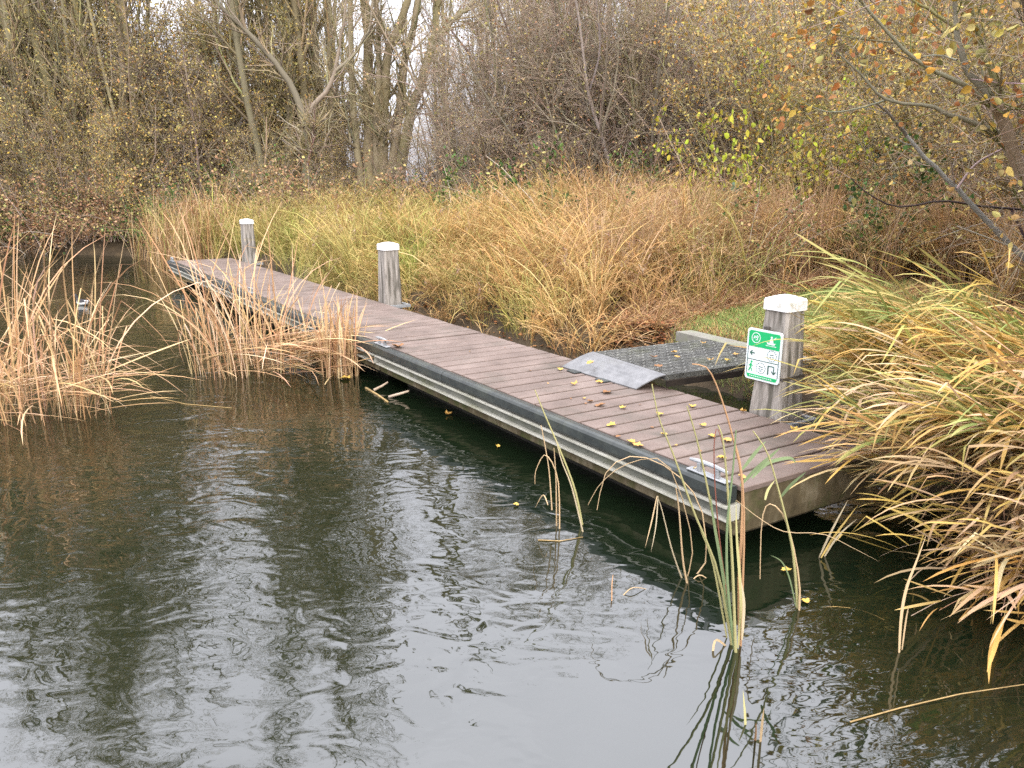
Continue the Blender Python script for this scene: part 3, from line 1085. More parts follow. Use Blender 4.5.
def mixpal(X, Y, n, rng=RNG):
    """yellow-green by the jetty, gold in the middle, brown to the right"""
    g = np.interp(X + 0.25 * (Y - 12) * 0 + 0.8 * wob(X, Y, 0.9), [-9, -5.5, -3, -1.2, 0.4, 2.2, 5, 12], [0.15, 0.15, 0.3, 0.7, 0.95, 1.25, 1.55, 1.75])
    g = g + 0.30 * rng.standard_normal(n) + 0.45 * wob(X, Y, 2.1, 6)
    cl, cg, cb = rand_cols(n, LIME, rng=rng), rand_cols(n, GOLD, rng=rng), rand_cols(n, BROWN, rng=rng)
    f1 = np.clip(g, 0, 1)[:, None]
    f2 = np.clip(g - 1, 0, 1)[:, None]
    c = cl * (1 - f1) + cg * f1
    c = c * (1 - f2) + cb * f2
    tip = rand_cols(n, STRAW + GOLD, rng=rng) * 0.5 + c * 0.5
    return c, tip


rg = np.random.default_rng(21)
hf = lambda X, Y, s: (0.70 + 0.5 * sst(0.2, 2.5, s) + 0.18 * wob(X, Y, 0.8, 3)) * np.where(X < -3, 0.85, 1.0)
meadow('tall_grass', 34000, (-8.5, 3.2, 7.4, 15.5), lambda X, Y, n: mixpal(X, Y, n, rg), hf,
       'arching yellow-green and golden tall grass on the bank behind the jetty', rng=rg, w=(0.004, 0.010), plumes=60, nleaf=3)
rg = np.random.default_rng(22)
meadow('tall_grass', 36000, (-9.5, 10, 13.5, 22), lambda X, Y, n: mixpal(X, Y, n, rg),
       lambda X, Y, s: 1.32 + 0.35 * wob(X, Y, 0.6, 1) + 0.28 * sst(-1.5, 2, X), 'golden and rusty tall grass in front of the wood', rng=rg, w=(0.005, 0.011), K=5, plumes=600, nleaf=3, droop=(0.3, 1.3))
rg = np.random.default_rng(27)
meadow('broad_leaved_grass', 1500, (-7, 6, 8.5, 18), lambda X, Y, n: mixpal(X - 1.0, Y, n, rg), lambda X, Y, s: 1.35 + 0.2 * wob(X, Y, 1.1, 2),
       'broad yellow-green leaves rising here and there out of the golden grass', rng=rg, w=(0.008, 0.016), droop=(0.8, 1.9), leafy=0.7, K=7)
# dry brown stalks to the right of the path
rg = np.random.default_rng(23)


def stalkpal(X, Y, n):
    c = rand_cols(n, [(0.42, 0.28, 0.17), (0.36, 0.23, 0.14), (0.50, 0.36, 0.23), (0.27, 0.17, 0.11), (0.50, 0.35, 0.17)], rng=rg)
    return c, rand_cols(n, STRAW, rng=rg) * 0.6 + c * 0.4


meadow('dry_stalks', 30000, (1.2, 13, 9.5, 17), stalkpal, lambda X, Y, s: 1.34 + 0.22 * wob(X, Y, 0.9, 5),
       'dry brown upright stalks standing behind the grass path', rng=rg, lean=(0.0, 0.22), droop=(0.0, 0.8), w=(0.004, 0.009), leafy=0.2, nleaf=1,
       keep=lambda X, Y, s: Y > 10.0 - 0.1 * (X - 2), plumes=200)
rg = np.random.default_rng(26)
meadow('golden_grass', 23000, (0.5, 13, 9.0, 17), lambda X, Y, n: mixpal(np.full(n, 0.2) + rg.normal(0, 0.9, n), Y, n, rg), lambda X, Y, s: 1.42 + 0.35 * wob(X, Y, 1.3, 8),
       'golden arching grass leaves among the brown stalks', rng=rg, w=(0.005, 0.014), droop=(0.7, 2.0), leafy=0.4, nleaf=3, keep=lambda X, Y, s: Y > 10.0 - 0.1 * (X - 2))

# lawn path
rg = np.random.default_rng(24)
X, Y, sdv = scatter_land(170000, 0.8, 9, 7.0, 14, rg)
ok = (sdv > 0.05) & lawn_mask(X, Y)
X, Y = X[ok], Y[ok]
n = len(X)
S = Soup()
pat = wob(X, Y, 1.7, 4) + 0.5 * rg.standard_normal(n)
cols = np.where((pat > 0.25)[:, None], rand_cols(n, GOLD + BROWN, rng=rg), rand_cols(n, GREEN, rng=rg) * 1.9)
blades(S, np.stack([X, Y, ground_z(X, Y) - 0.005], 1), rg.uniform(0, 2 * PI, n), rg.uniform(0.05, 0.13, n), rg.uniform(0.1, 0.7, n),
       rg.uniform(0.2, 1.0, n), rg.uniform(0.004, 0.008, n), cols, K=4, rng=rg)
tag(link_mesh('lawn_grass', S.mesh('lawn_grass'), M_LEAF), 'short green grass of the mown path behind the ramp', 'grass', kind='stuff')

# leaf litter
rg = np.random.default_rng(25)
S = Soup()
X, Y, sdv = scatter_land(30000, -4, 9, 7.0, 20, rg)
ok = (sdv > 0.05) & (lawn_mask(X, Y) | (rg.uniform(0, 1, len(X)) < 0.7))
lm = lawn_mask(X, Y)
ok &= ~lm | (rg.uniform(0, 1, len(X)) < 0.25)
X, Y = X[ok], Y[ok]
Xl, Yl, sl = scatter_land(60000, 0.5, 7, 7.0, 13, rg)
kl = litter_mask(Xl, Yl) & (sl > 0.03)
X, Y = np.r_[X, Xl[kl]], np.r_[Y, Yl[kl]]
n = len(X)
leaf_quads(S, np.stack([X, Y, ground_z(X, Y) + rg.uniform(0.005, 0.05, n)], 1), rg.uniform(0.035, 0.08, n),
           rand_cols(n, [(0.42, 0.20, 0.08), (0.33, 0.16, 0.08), (0.46, 0.28, 0.12), (0.25, 0.13, 0.07)], rng=rg), rg, True, 0.75)
kl2 = kl & (rg.uniform(0, 1, len(kl)) < 0.5)
n2 = int(kl2.sum())
blades(S, np.stack([Xl[kl2], Yl[kl2], ground_z(Xl[kl2], Yl[kl2]) + 0.01], 1), rg.uniform(0, 6.28, n2), rg.uniform(0.15, 0.5, n2), rg.uniform(0.9, 1.45, n2), rg.uniform(0, 0.4, n2),
       rg.uniform(0.005, 0.010, n2), rand_cols(n2, STRAW + BROWN, rng=rg), K=4, rng=rg)
tag(link_mesh('leaf_litter', S.mesh('leaf_litter'), M_LEAF), 'rusty fallen leaves lying on the bank and the path', 'leaf litter', kind='stuff')


# ------------------------------------------------------------------ reed clumps standing in the water
def reed_clump(name, label, cx_, cy_, rx, ry, n, L, az0, azs, lean, droop, pal, w=(0.006, 0.012), broken=0.2, z=None, K=9, seed=0, group=None,
               flatn=0, flat_az=0.0, tip=None, zs=0.0, leafy=0.0, wl=(0.012, 0.022)):
    rng = np.random.default_rng(seed + 100)
    X, Y = rot_pts(n, cx_, cy_, rx, ry, rng)
    Z = np.maximum(ground_z(X, Y), -0.04) if z is None else np.full(n, z)
    root = empty(name, (cx_, cy_, float(Z.mean())))
    tag(root, label, 'reeds', group)
    S = Soup()
    base = np.stack([X - cx_, Y - cy_, Z - float(Z.mean())], 1)
    az = az0 + rng.normal(0, azs, n)
    isl = rng.uniform(0, 1, n) < leafy
    brk = np.where((rng.uniform(0, 1, n) < broken) & ~isl, rng.uniform(0.8, 2.0, n), 0)
    sb = rng.uniform(0.3, 0.8, n)
    Ls = rng.uniform(L[0], L[1], n)
    Wd = np.where(isl, rng.uniform(*wl, n), rng.uniform(*w, n))
    cols = rand_cols(n, pal, rng=rng)
    tc_ = None if tip is None else rand_cols(n, tip, rng=rng)
    ln, dr = rng.uniform(*lean, n), rng.uniform(*droop, n)
    blades(S, base, az, Ls, ln, dr, Wd, cols, K=K, brk=brk, sb=sb, rng=rng, tipc=tc_, azw=0.35)
    if flatn:
        X, Y = rot_pts(flatn, cx_, cy_, rx, ry, rng)
        base = np.stack([X - cx_, Y - cy_, rng.uniform(0.02, 0.42, flatn) - float(Z.mean()) * 0], 1)
        blades(S, base, flat_az + rng.normal(0, 0.55, flatn), rng.uniform(0.5, 1.15, flatn), rng.uniform(1.1, 1.5, flatn), rng.uniform(0.1, 0.5, flatn),
               rng.uniform(*w, flatn) * 1.1, rand_cols(flatn, pal, rng=rng), K=6, rng=rng)
    o = link_mesh('blades', S.mesh('blades'), M_LEAF, root)
    return root


RD = [(0.60, 0.42, 0.24), (0.54, 0.35, 0.19), (0.66, 0.49, 0.31), (0.44, 0.27, 0.14), (0.38, 0.23, 0.12), (0.62, 0.42, 0.22)]
G_RD = 'dry reed clumps standing in the water'
reed_clump('reed_clump', 'large dry straw-coloured reed clump in the water at the left edge of the pond', -4.75, 7.0, 0.95, 0.45, 230, (0.7, 2.15), 0.1, 1.2,
           (0.0, 0.35), (0.1, 1.3), RD, seed=1, group=G_RD, flatn=170, flat_az=-0.15, z=-0.02, broken=0.45, w=(0.009, 0.02))
reed_clump('reed_clump', 'straw-coloured reed clump left in front of the jetty with long stems arching left', -3.15, 8.55, 0.55, 0.35, 130, (0.7, 2.15), 2.6, 1.1,
           (0.0, 0.35), (0.2, 1.6), RD, seed=2, group=G_RD, flatn=90, flat_az=-0.2, z=-0.02, broken=0.4, w=(0.009, 0.02))
reed_clump('reed_clump', 'tangled broken reed clump lying between two others beside the jetty', -2.55, 8.75, 0.45, 0.3, 70, (0.6, 1.8), 1.5, 1.4,
           (0.0, 0.4), (0.1, 1.2), RD, seed=3, group=G_RD, flatn=110, flat_az=-0.3, z=-0.02, broken=0.5, w=(0.009, 0.02))
reed_clump('reed_clump', 'upright narrow reed clump pressed against the black jetty edge', -1.95, 8.45, 0.22, 0.18, 120, (0.5, 1.0), 1.6, 1.2,
           (0.0, 0.18), (0.0, 0.5), RD, seed=4, group=G_RD, flatn=14, flat_az=-0.6, z=-0.02, broken=0.25, w=(0.010, 0.022))
OL = STRAW + STRAW + LIME[:1]
reed_clump('reed_clump', 'pale upright reed clump growing on the bank at the far jetty end', -7.9, 19.1, 1.1, 0.9, 420, (1.2, 2.2), 0.5, 2.0,
           (0.0, 0.3), (0.0, 0.9), OL, seed=5, w=(0.010, 0.02), group='bank reeds by the far end of the jetty')
reed_clump('reed_clump', 'low olive reed clump on the bank left of the pale reeds', -9.6, 21.6, 1.0, 0.6, 260, (0.8, 1.5), 0.5, 2.0,
           (0.0, 0.3), (0.0, 0.9), OL, seed=6, w=(0.010, 0.02), group='bank reeds by the far end of the jetty')

# ------------------------------------------------------------------ big leaning reeds on the right bank
YEL = [(0.50, 0.36, 0.10), (0.46, 0.29, 0.08), (0.34, 0.35, 0.11), (0.23, 0.28, 0.09), (0.54, 0.40, 0.17), (0.45, 0.28, 0.10)]
BEI = [(0.54, 0.38, 0.22), (0.46, 0.31, 0.16), (0.58, 0.44, 0.28), (0.39, 0.25, 0.13), (0.50, 0.34, 0.13), (0.30, 0.20, 0.12)]
AZ = math.radians(196)
G_R = 'leaning reeds on the right bank'


def reed_bed(label, cx_, cy_, rx, ry, nst, L, az0, azs, lean, droop, pal, seed, nl=8, lw=(0.012, 0.030), ll=(0.35, 0.75), llean=(0.9, 1.6), ndead=200, deadpal=BEI):
    """reed stems all blown one way, each carrying a fan of long leaves, over a matted dead base"""
    rng = np.random.default_rng(seed + 500)
    X, Y = rot_pts(nst, cx_, cy_, rx, ry, rng)
    Z = np.maximum(ground_z(X, Y), -0.04)
    z0 = float(Z.mean())
    root = empty('leaning_reeds', (cx_, cy_, z0))
    tag(root, label, 'reeds', 'leaning reeds on the right bank')
    S, S2 = Soup(), Soup()
    az = az0 + rng.normal(0, azs, nst)
    ln, dr = rng.uniform(*lean, nst), rng.uniform(*droop, nst)
    cols = rand_cols(nst, pal + deadpal[:3], rng=rng)
    P = blades(S2, np.stack([X - cx_, Y - cy_, Z - z0], 1), az, rng.uniform(*L, nst), ln, dr, rng.uniform(0.006, 0.010, nst), cols, K=9, stem=True, rng=rng, twist=rng.uniform(-0.3, 0.3, nst))
    q = np.repeat(np.arange(nst), nl)
    m_ = len(q)
    f = rng.uniform(1.5, 7.9, m_)
    i0 = f.astype(int)
    f = (f - i0)[:, None]
    pb = P[q, i0] * (1 - f) + P[q, i0 + 1] * f
    base_c = rand_cols(nst, pal, rng=rng)[q] * rng.uniform(0.8, 1.2, (m_, 1))
    tipc = rand_cols(m_, [(0.54, 0.38, 0.16), (0.46, 0.29, 0.11)], rng=rng) * 0.5 + base_c * 0.5
    brk = np.where(rng.uniform(0, 1, m_) < 0.12, rng.uniform(0.6, 1.4, m_), 0)
    blades(S, pb, az[q] + rng.normal(0, 0.2, m_), rng.uniform(*ll, m_), rng.uniform(*llean, m_), rng.uniform(-0.1, 0.95, m_), rng.uniform(*lw, m_), base_c, K=7,
           rng=rng, tipc=tipc, twist=rng.normal(0, 0.7, m_), azw=0.15, brk=brk, sb=rng.uniform(0.4, 0.8, m_))
    if ndead:
        X, Y = rot_pts(ndead, cx_ - 0.1, cy_, rx * 1.15, ry * 1.15, rng)
        Z = np.maximum(ground_z(X, Y), -0.03)
        blades(S2, np.stack([X - cx_, Y - cy_, Z - z0], 1), az0 + rng.normal(0, 0.9, ndead), rng.uniform(0.25, 0.8, ndead), rng.uniform(0.1, 1.3, ndead), rng.uniform(0, 1.2, ndead),
               rng.uniform(0.005, 0.014, ndead), rand_cols(ndead, deadpal + BROWN, rng=rng), K=6, rng=rng, brk=np.where(rng.uniform(0, 1, ndead) < 0.4, 1.1, 0), sb=rng.uniform(0.3, 0.8, ndead))
    link_mesh('stems', S2.mesh('stems'), M_LEAF, root)
    link_mesh('leaves', S.mesh('leaves'), M_LEAF, root)
    return root


reed_bed('yellow-green reeds bowing left towards the signpost', 3.95, 5.75, 0.7, 0.7, 150, (0.9, 1.65), AZ, 0.25, (0.5, 1.1), (0.45, 1.15), YEL, 1, nl=12)
reed_bed('yellow and tan reed leaves swept over the corner of the jetty', 3.64, 4.8, 0.6, 0.6, 140, (0.8, 1.4), AZ + 0.05, 0.25, (0.65, 1.2), (0.35, 0.9), YEL + BEI[:3], 2, nl=12)
reed_bed('beige flattened reeds drooping into the dark water', 3.26, 3.85, 0.45, 0.55, 140, (0.5, 1.05), AZ + 0.2, 0.45, (0.6, 1.25), (0.4, 1.1), BEI + YEL[:2], 3, nl=7, ll=(0.25, 0.55), lw=(0.012, 0.028), ndead=420)
reed_bed('tan reed bed at the right edge behind the bowed yellow reeds', 4.95, 6.6, 0.9, 0.9, 170, (0.8, 1.4), AZ, 0.35, (0.75, 1.2), (0.35, 1.0), BEI + YEL, 4, nl=10)


# ------------------------------------------------------------------ single reed stalks in the foreground water
def smooth_path(P, K):
    P = np.asarray(P, float)
    n = len(P)
    t_ = np.linspace(0, n - 1, K)
    o = np.zeros((K, P.shape[1]))
    for j, tt in enumerate(t_):
        i = min(int(tt), n - 2)
        f = tt - i
        p0, p1, p2, p3 = P[max(i - 1, 0)], P[i], P[i + 1], P[min(i + 2, n - 1)]
        o[j] = 0.5 * (2 * p1 + (p2 - p0) * f + (2 * p0 - 5 * p1 + 4 * p2 - p3) * f * f + (3 * p1 - p0 - 3 * p2 + p3) * f ** 3)
    return o


def tube_np(S, P, R, C, sides=5):
    """P (n,K,3) polylines, R (n,K) radii, C (n,3) or (n,K,3)"""
    n, K, _ = P.shape
    T = np.empty_like(P)
    T[:, 1:-1] = P[:, 2:] - P[:, :-2]
    T[:, 0] = P[:, 1] - P[:, 0]
    T[:, -1] = P[:, -1] - P[:, -2]
    T /= np.linalg.norm(T, axis=2, keepdims=True) + 1e-9
    ref = np.where(np.abs(T[:, :1, 2:3]) > 0.8, np.array([1.0, 0.13, 0]), np.array([0.05, 0.1, 1.0]))
    ref = np.broadcast_to(ref, T.shape)
    a = np.cross(T, ref)
    a /= np.linalg.norm(a, axis=2, keepdims=True) + 1e-9
    b__ = np.cross(T, a)
    k = np.arange(sides) * 2 * PI / sides
    V = P[:, :, None] + R[:, :, None, None] * (a[:, :, None] * np.cos(k)[None, None, :, None] + b__[:, :, None] * np.sin(k)[None, None, :, None])
    i = np.arange(n * K * sides).reshape(n, K, sides)
    j = np.roll(i, -1, 2)
    Qd = np.stack([i[:, :-1], j[:, :-1], j[:, 1:], i[:, 1:]], -1).reshape(-1, 4)
    if C.ndim == 2:
        C = np.repeat(C[:, None], K, 1)
    C = np.repeat(C[:, :, None], sides, 2)
    S.add(V, Qd, C)


C_OL, C_GR, C_ST, C_OR, C_PALE = (0.40, 0.37, 0.17), (0.20, 0.26, 0.13), (0.52, 0.38, 0.22), (0.50, 0.30, 0.16), (0.56, 0.47, 0.31)


def stalks(label, base_px, stems, seed=0, group='reed stalks standing in the open water'):
    rng = np.random.default_rng(seed)
    bp = at(*base_px, 0.0)
    root = empty('reed_stalks', tuple(bp))
    tag(root, label, 'reeds', group)
    S = Soup()
    for pts, wpx, col, kind in stems:
        Y0 = bp[1] + rng.uniform(-0.06, 0.06)
        dy = rng.uniform(-0.12, 0.12)
        Ps = [at_y(x, y, Y0 + dy * i / max(len(pts) - 1, 1)) for i, (x, y) in enumerate(pts)]
        if kind != 'leaf' and Ps[0][2] < 0.12:
            Ps[0][2] = -0.03
        P = smooth_path(Ps, 14) - bp
        w_ = 0.78 * wpx * np.linalg.norm(Ps[0] - [0, 0, CAM_H]) / FPX
        cc = np.array(col) * rng.uniform(0.85, 1.15)
        if kind == 'leaf':
            s = np.linspace(0, 1, 14)
            wk = w_ * np.clip((0.35 + 2.2 * s) * (1 - s) ** 1.1, 0.03, None) * 0.5
            d_ = np.gradient(P, axis=0)
            side = np.cross(d_, np.array([0.1, -1.0, 0.25]))
            side /= np.linalg.norm(side, axis=1, keepdims=True) + 1e-9
            V = np.stack([P - side * wk[:, None], P + side * wk[:, None]], 1)
            i = np.arange(28).reshape(14, 2)
            S.add(V, np.stack([i[:-1, 0], i[:-1, 1], i[1:, 1], i[1:, 0]], -1), cc)
        else:
            s = np.linspace(0, 1, 14)
            tube_np(S, P[None], (w_ * 0.5 * (1 - 0.6 * s))[None], cc[None], 5)
    link_mesh('stalks', S.mesh('stalks'), M_LEAF, root)
    return root


stalks('tallest clump of green and tan reed stalks rising in front of the jetty corner', (735, 645), [
    ([(733, 645), (718, 572), (694, 512), (674, 456), (659, 418), (652, 384)], 3.5, C_OL, 's'),
    ([(735, 645), (722, 565), (708, 490), (697, 440), (687, 406)], 3.5, C_OL, 's'),
    ([(732, 645), (723, 575), (714, 523), (711, 495)], 5, C_GR, 'leaf'),
    ([(737, 645), (733, 577), (730, 523), (727, 480), (723, 440), (718, 425)], 4, C_OL, 's'),
    ([(739, 645), (739, 579), (743, 506), (740, 463), (732, 433)], 5.0, C_OR, 'leaf'),
    ([(741, 645), (744, 540), (742, 480), (731, 430), (718, 389), (707, 368), (692, 364)], 3.0, C_OR, 's'),
    ([(736, 648), (728, 590), (727, 530), (733, 470), (736, 430)], 4, C_GR, 's'),
    ([(738, 648), (741, 600), (737, 540), (736, 500)], 5, C_OL, 'leaf'),
    ([(728, 645), (722, 610), (712, 560), (700, 530)], 3.5, C_OL, 'leaf'),
    ([(742, 640), (744, 605), (741, 580)], 5, C_PALE, 'leaf'),
    ([(730, 650), (716, 640), (712, 660), (709, 684)], 4, C_ST, 'leaf'),
    ([(735, 640), (722, 560), (716, 500), (714, 450), (717, 428), (723, 446)], 2.0, (0.25, 0.10, 0.07), 's'),
    ([(736, 500), (762, 520), (786, 532), (823, 534), (855, 549), (880, 562)], 1.3, C_ST, 'leaf'),
], 1)
stalks('green reed stalk with short blades leaning left above a floating yellow leaf', (792, 605), [
    ([(799, 605), (794, 560), (788, 527), (777, 484), (767, 452), (753, 431)], 3.5, C_OL, 's'),
    ([(800, 605), (799, 579), (787, 523), (771, 504), (762, 520), (760, 579)], 2.6, C_ST, 's'),
    ([(796, 607), (790, 580), (782, 562), (770, 555)], 2.5, C_GR, 'leaf'),
    ([(740, 486), (755, 470), (772, 455), (780, 448)], 6.5, C_GR, 'leaf'),
    ([(742, 470), (756, 452), (766, 441)], 6.5, C_GR, 'leaf'),
    ([(752, 478), (768, 463), (790, 458), (796, 464)], 6.5, C_GR, 'leaf'),
    ([(780, 498), (792, 484), (806, 472)], 6, C_GR, 'leaf'),
    ([(765, 500), (768, 490), (775, 480)], 5, C_OL, 'leaf'),
], 2)
stalks('straw stalks bent into an upside-down V beside the pale edge channel', (690, 578), [
    ([(687, 603), (683, 560), (679, 510), (676, 488)], 3.0, C_ST, 's'),
    ([(682, 600), (672, 550), (662, 510), (657, 496)], 2.2, C_PALE, 's'),
    ([(657, 496), (652, 520), (645, 548)], 2.5, C_ST, 'leaf'),
    ([(658, 496), (656, 525), (651, 552)], 2.2, C_PALE, 'leaf'),
    ([(688, 604), (700, 575), (715, 583), (740, 582)], 2.0, C_ST, 's'),
    ([(689, 604), (706, 560), (700, 505), (672, 471), (635, 456), (607, 471), (597, 510)], 2.0, C_ST, 's'),
    ([(685, 603), (692, 540), (668, 465), (630, 463), (602, 482), (588, 505)], 1.6, C_ST, 's'),
], 3)
stalks('thin group of straw stalks halfway along the near jetty edge', (565, 528), [
    ([(583, 528), (575, 490), (560, 450), (545, 415), (535, 390)], 3.2, C_OL, 's'),
    ([(584, 528), (572, 488), (562, 462), (556, 440)], 2.4, C_PALE, 's'),
    ([(557, 512), (556, 480), (554, 448)], 2.2, C_ST, 's'),
    ([(552, 510), (549, 470), (544, 440), (541, 425)], 2.0, C_ST, 's'),
    ([(560, 512), (558, 480), (546, 455), (536, 470), (535, 484)], 2.0, C_ST, 's'),
    ([(548, 505), (543, 495), (535, 508)], 2.0, C_ST, 'leaf'),
], 4)
stalks('two short cut reed stubs poking from the water at the bottom', (752, 735), [
    ([(746, 740), (745, 715), (743, 690)], 4, C_OL, 'leaf'),
    ([(760, 748), (762, 725), (764, 708)], 4.5, C_ST, 'leaf'),
    ([(755, 742), (756, 732), (756, 724)], 3, C_OR, 's'),
], 5)
stalks('small fan of yellow-tan stalks beside the jetty end wall', (820, 558), [
    ([(819, 558), (832, 530), (848, 500)], 4, C_PALE, 'leaf'),
    ([(821, 558), (836, 534), (858, 505)], 4, (0.50, 0.36, 0.12), 'leaf'),
    ([(823, 559), (838, 536), (857, 519)], 3.5, C_PALE, 'leaf'),
], 6)
stalks('lone tan stalk standing in water left of the drooping reeds', (900, 655), [
    ([(899, 658), (901, 620), (906, 590), (917, 560), (926, 536)], 5, C_ST, 'leaf'),
    ([(902, 650), (906, 620), (909, 605)], 3, C_ST, 'leaf'),
], 7)
stalks('sparse broken stalks low over the middle water', (620, 600), [
    ([(612, 600), (612, 585), (613, 575)], 2.0, C_OR, 's'),
    ([(618, 602), (632, 588), (650, 590)], 2.0, C_ST, 's'),
    ([(621, 596), (600, 604), (588, 612)], 1.6, (0.12, 0.09, 0.05), 's'),
], 8)


# sticks and stems afloat
def stick(label, pts, r, mat, name='floating_stick', group=None, z=0.004):
    P = [Vector(at(x, y, z + dz)) for x, y, dz in pts]
    b_ = BM()
    b_.tube(P, [r * (1 - 0.4 * i / (len(P) - 1)) for i in range(len(P))], 6)
    o = b_.build(name, mat, None, smooth=True, matrix=Matrix.Translation(-P[0]))
    o.location = P[0]
    tag(o, label, 'stick', group)


M_STICK = noise_mat('pale_stick', [(0.3, (0.30, 0.22, 0.15)), (0.7, (0.50, 0.40, 0.30))], scale=12, rough=0.8)
M_STEM = noise_mat('floating_stem', [(0.3, (0.20, 0.13, 0.05)), (0.7, (0.40, 0.28, 0.12))], scale=12, rough=0.8)
stick('upper pale broken stick beside the jetty right of the reeds', [(374, 390, 0.02), (382, 386, 0.05), (388, 382, 0.09)], 0.016, M_STICK)
stick('lower pale broken stick beside the jetty right of the reeds', [(389, 397, 0.0), (399, 394, 0.04), (409, 391, 0.08)], 0.018, M_STICK)
stick('long thin dark stick afloat below the two pale broken sticks', [(366, 388, 0.0), (378, 395, 0), (388, 402, 0)], 0.014, M_STEM)
stick('long thin tan stem floating in the dark lower right water', [(850, 722, 0), (900, 708, 0.0), (960, 694, 0.01), (1040, 682, 0.03)], 0.0035, M_STEM)
stick('thin straw floating left beyond the left reed clump', [(150, 396, 0), (185, 404, 0), (232, 408, 0)], 0.006, M_STEM)
stick('short straw afloat beside the thin stalks at the near jetty edge', [(538, 540, 0), (560, 541, 0), (583, 537, 0)], 0.004, M_STEM)

# small black and white waterbird
bp = at(84, 305, 0.0)
bird = empty('waterbird', tuple(bp), math.radians(165))
tag(bird, 'small black and white waterbird swimming behind the left reeds', 'bird')
M_BW = plain('bird_white', (0.78, 0.78, 0.76), 0.7)
M_BB = plain('bird_black', (0.015, 0.014, 0.016), 0.6)
b_ = BM()


def oval(cx_, cz_, ry, rz, x, n=12):
    return [Vector((x, ry * math.cos(2 * PI * k / n) + cx_, cz_ + rz * math.sin(2 * PI * k / n))) for k in range(n)]


b_.loft([oval(0, 0.075, 0.008, 0.006, -0.17), oval(0, 0.062, 0.045, 0.028, -0.13), oval(0, 0.05, 0.075, 0.05, -0.06), oval(0, 0.045, 0.085, 0.06, 0.02),
         oval(0, 0.05, 0.065, 0.055, 0.09), oval(0, 0.085, 0.034, 0.05, 0.125), oval(0, 0.15, 0.030, 0.034, 0.135), oval(0, 0.165, 0.034, 0.034, 0.16),
         oval(0, 0.163, 0.022, 0.022, 0.19), oval(0, 0.157, 0.011, 0.006, 0.215), oval(0, 0.155, 0.008, 0.003, 0.235)])
ob = b_.build('body', M_BW, bird, smooth=True)
ob.data.materials.append(M_BB)
for f in ob.data.polygons:
    c = f.center
    if c.z > 0.083 or c.x > 0.10 or c.x < -0.1:
        f.material_index = 1
b_ = BM()
for s in (-1, 1):
    b_.loft([[Vector((-0.14, s * 0.045, 0.075))] * 1 + [Vector((-0.14, s * 0.05, 0.07)), Vector((-0.14, s * 0.042, 0.066))],
             [Vector((-0.02, s * 0.072, 0.094)), Vector((-0.02, s * 0.092, 0.06)), Vector((-0.02, s * 0.07, 0.055))],
             [Vector((0.07, s * 0.062, 0.088)), Vector((0.07, s * 0.080, 0.06)), Vector((0.07, s * 0.06, 0.055))]])
b_.build('wings', M_BB, bird)


# ------------------------------------------------------------------ fallen leaves one can count
def leaf_mat(name, c1, c2):
    return noise_mat(name, [(0.3, c1), (0.7, c2)], scale=25, detail=6, rough=0.6, bump=0.1)


M_LY = leaf_mat('leaf_yellow', (0.42, 0.27, 0.05), (0.56, 0.40, 0.09))
M_LO = leaf_mat('leaf_ochre', (0.38, 0.20, 0.05), (0.55, 0.34, 0.10))
M_LB = leaf_mat('leaf_brown', (0.16, 0.075, 0.03), (0.30, 0.15, 0.06))


def leaf_mesh(seed):
    r = random.Random(seed)
    out_ = [(0, -0.62), (0.14, -0.48), (0.38, -0.36), (0.40, -0.14), (0.46, 0.06), (0.34, 0.22), (0.20, 0.44), (0.0, 0.62),
            (-0.20, 0.42), (-0.34, 0.22), (-0.46, 0.08), (-0.40, -0.14), (-0.36, -0.38), (-0.13, -0.46)]
    cur = r.uniform(0.3, 1.3)
    V = [(0, 0, 0.0)]
    for x, y in out_:
        x *= r.uniform(0.8, 1.15)
        y *= r.uniform(0.85, 1.1)
        V.append((x, y, cur * (x * x * 1.1 + 0.25 * y * y) + r.uniform(0, 0.16)))
    me = bpy.data.meshes.new('leaf')
    F = [(0, i, i + 1) for i in range(1, len(out_))] + [(0, len(out_), 1)]
    me.from_pydata(V, [], F)
    me.update()
    return me


LEAFM = {}
for nm, mt in (('y', M_LY), ('o', M_LO), ('b', M_LB)):
    for k in range(3):
        me = leaf_mesh(hash(nm) % 97 + k if False else {'y': 10, 'o': 20, 'b': 30}[nm] + k)
        me.materials.append(mt)
        LEAFM[nm, k] = me


def leaf(px, py, z, col, size, label, group, k=0, name='fallen_leaf'):
    p_ = at(px, py, z)
    o = bpy.data.objects.new(name, LEAFM[col, k % 3])
    COL.objects.link(o)
    o.location = (p_[0], p_[1], z + 0.004)
    size *= 0.88
    o.scale = (size, size * random.uniform(0.75, 1.1), size)
    o.rotation_euler = (random.uniform(-0.15, 0.15), random.uniform(-0.15, 0.15), random.uniform(0, 6.28))
    tag(o, label, 'leaf', group)


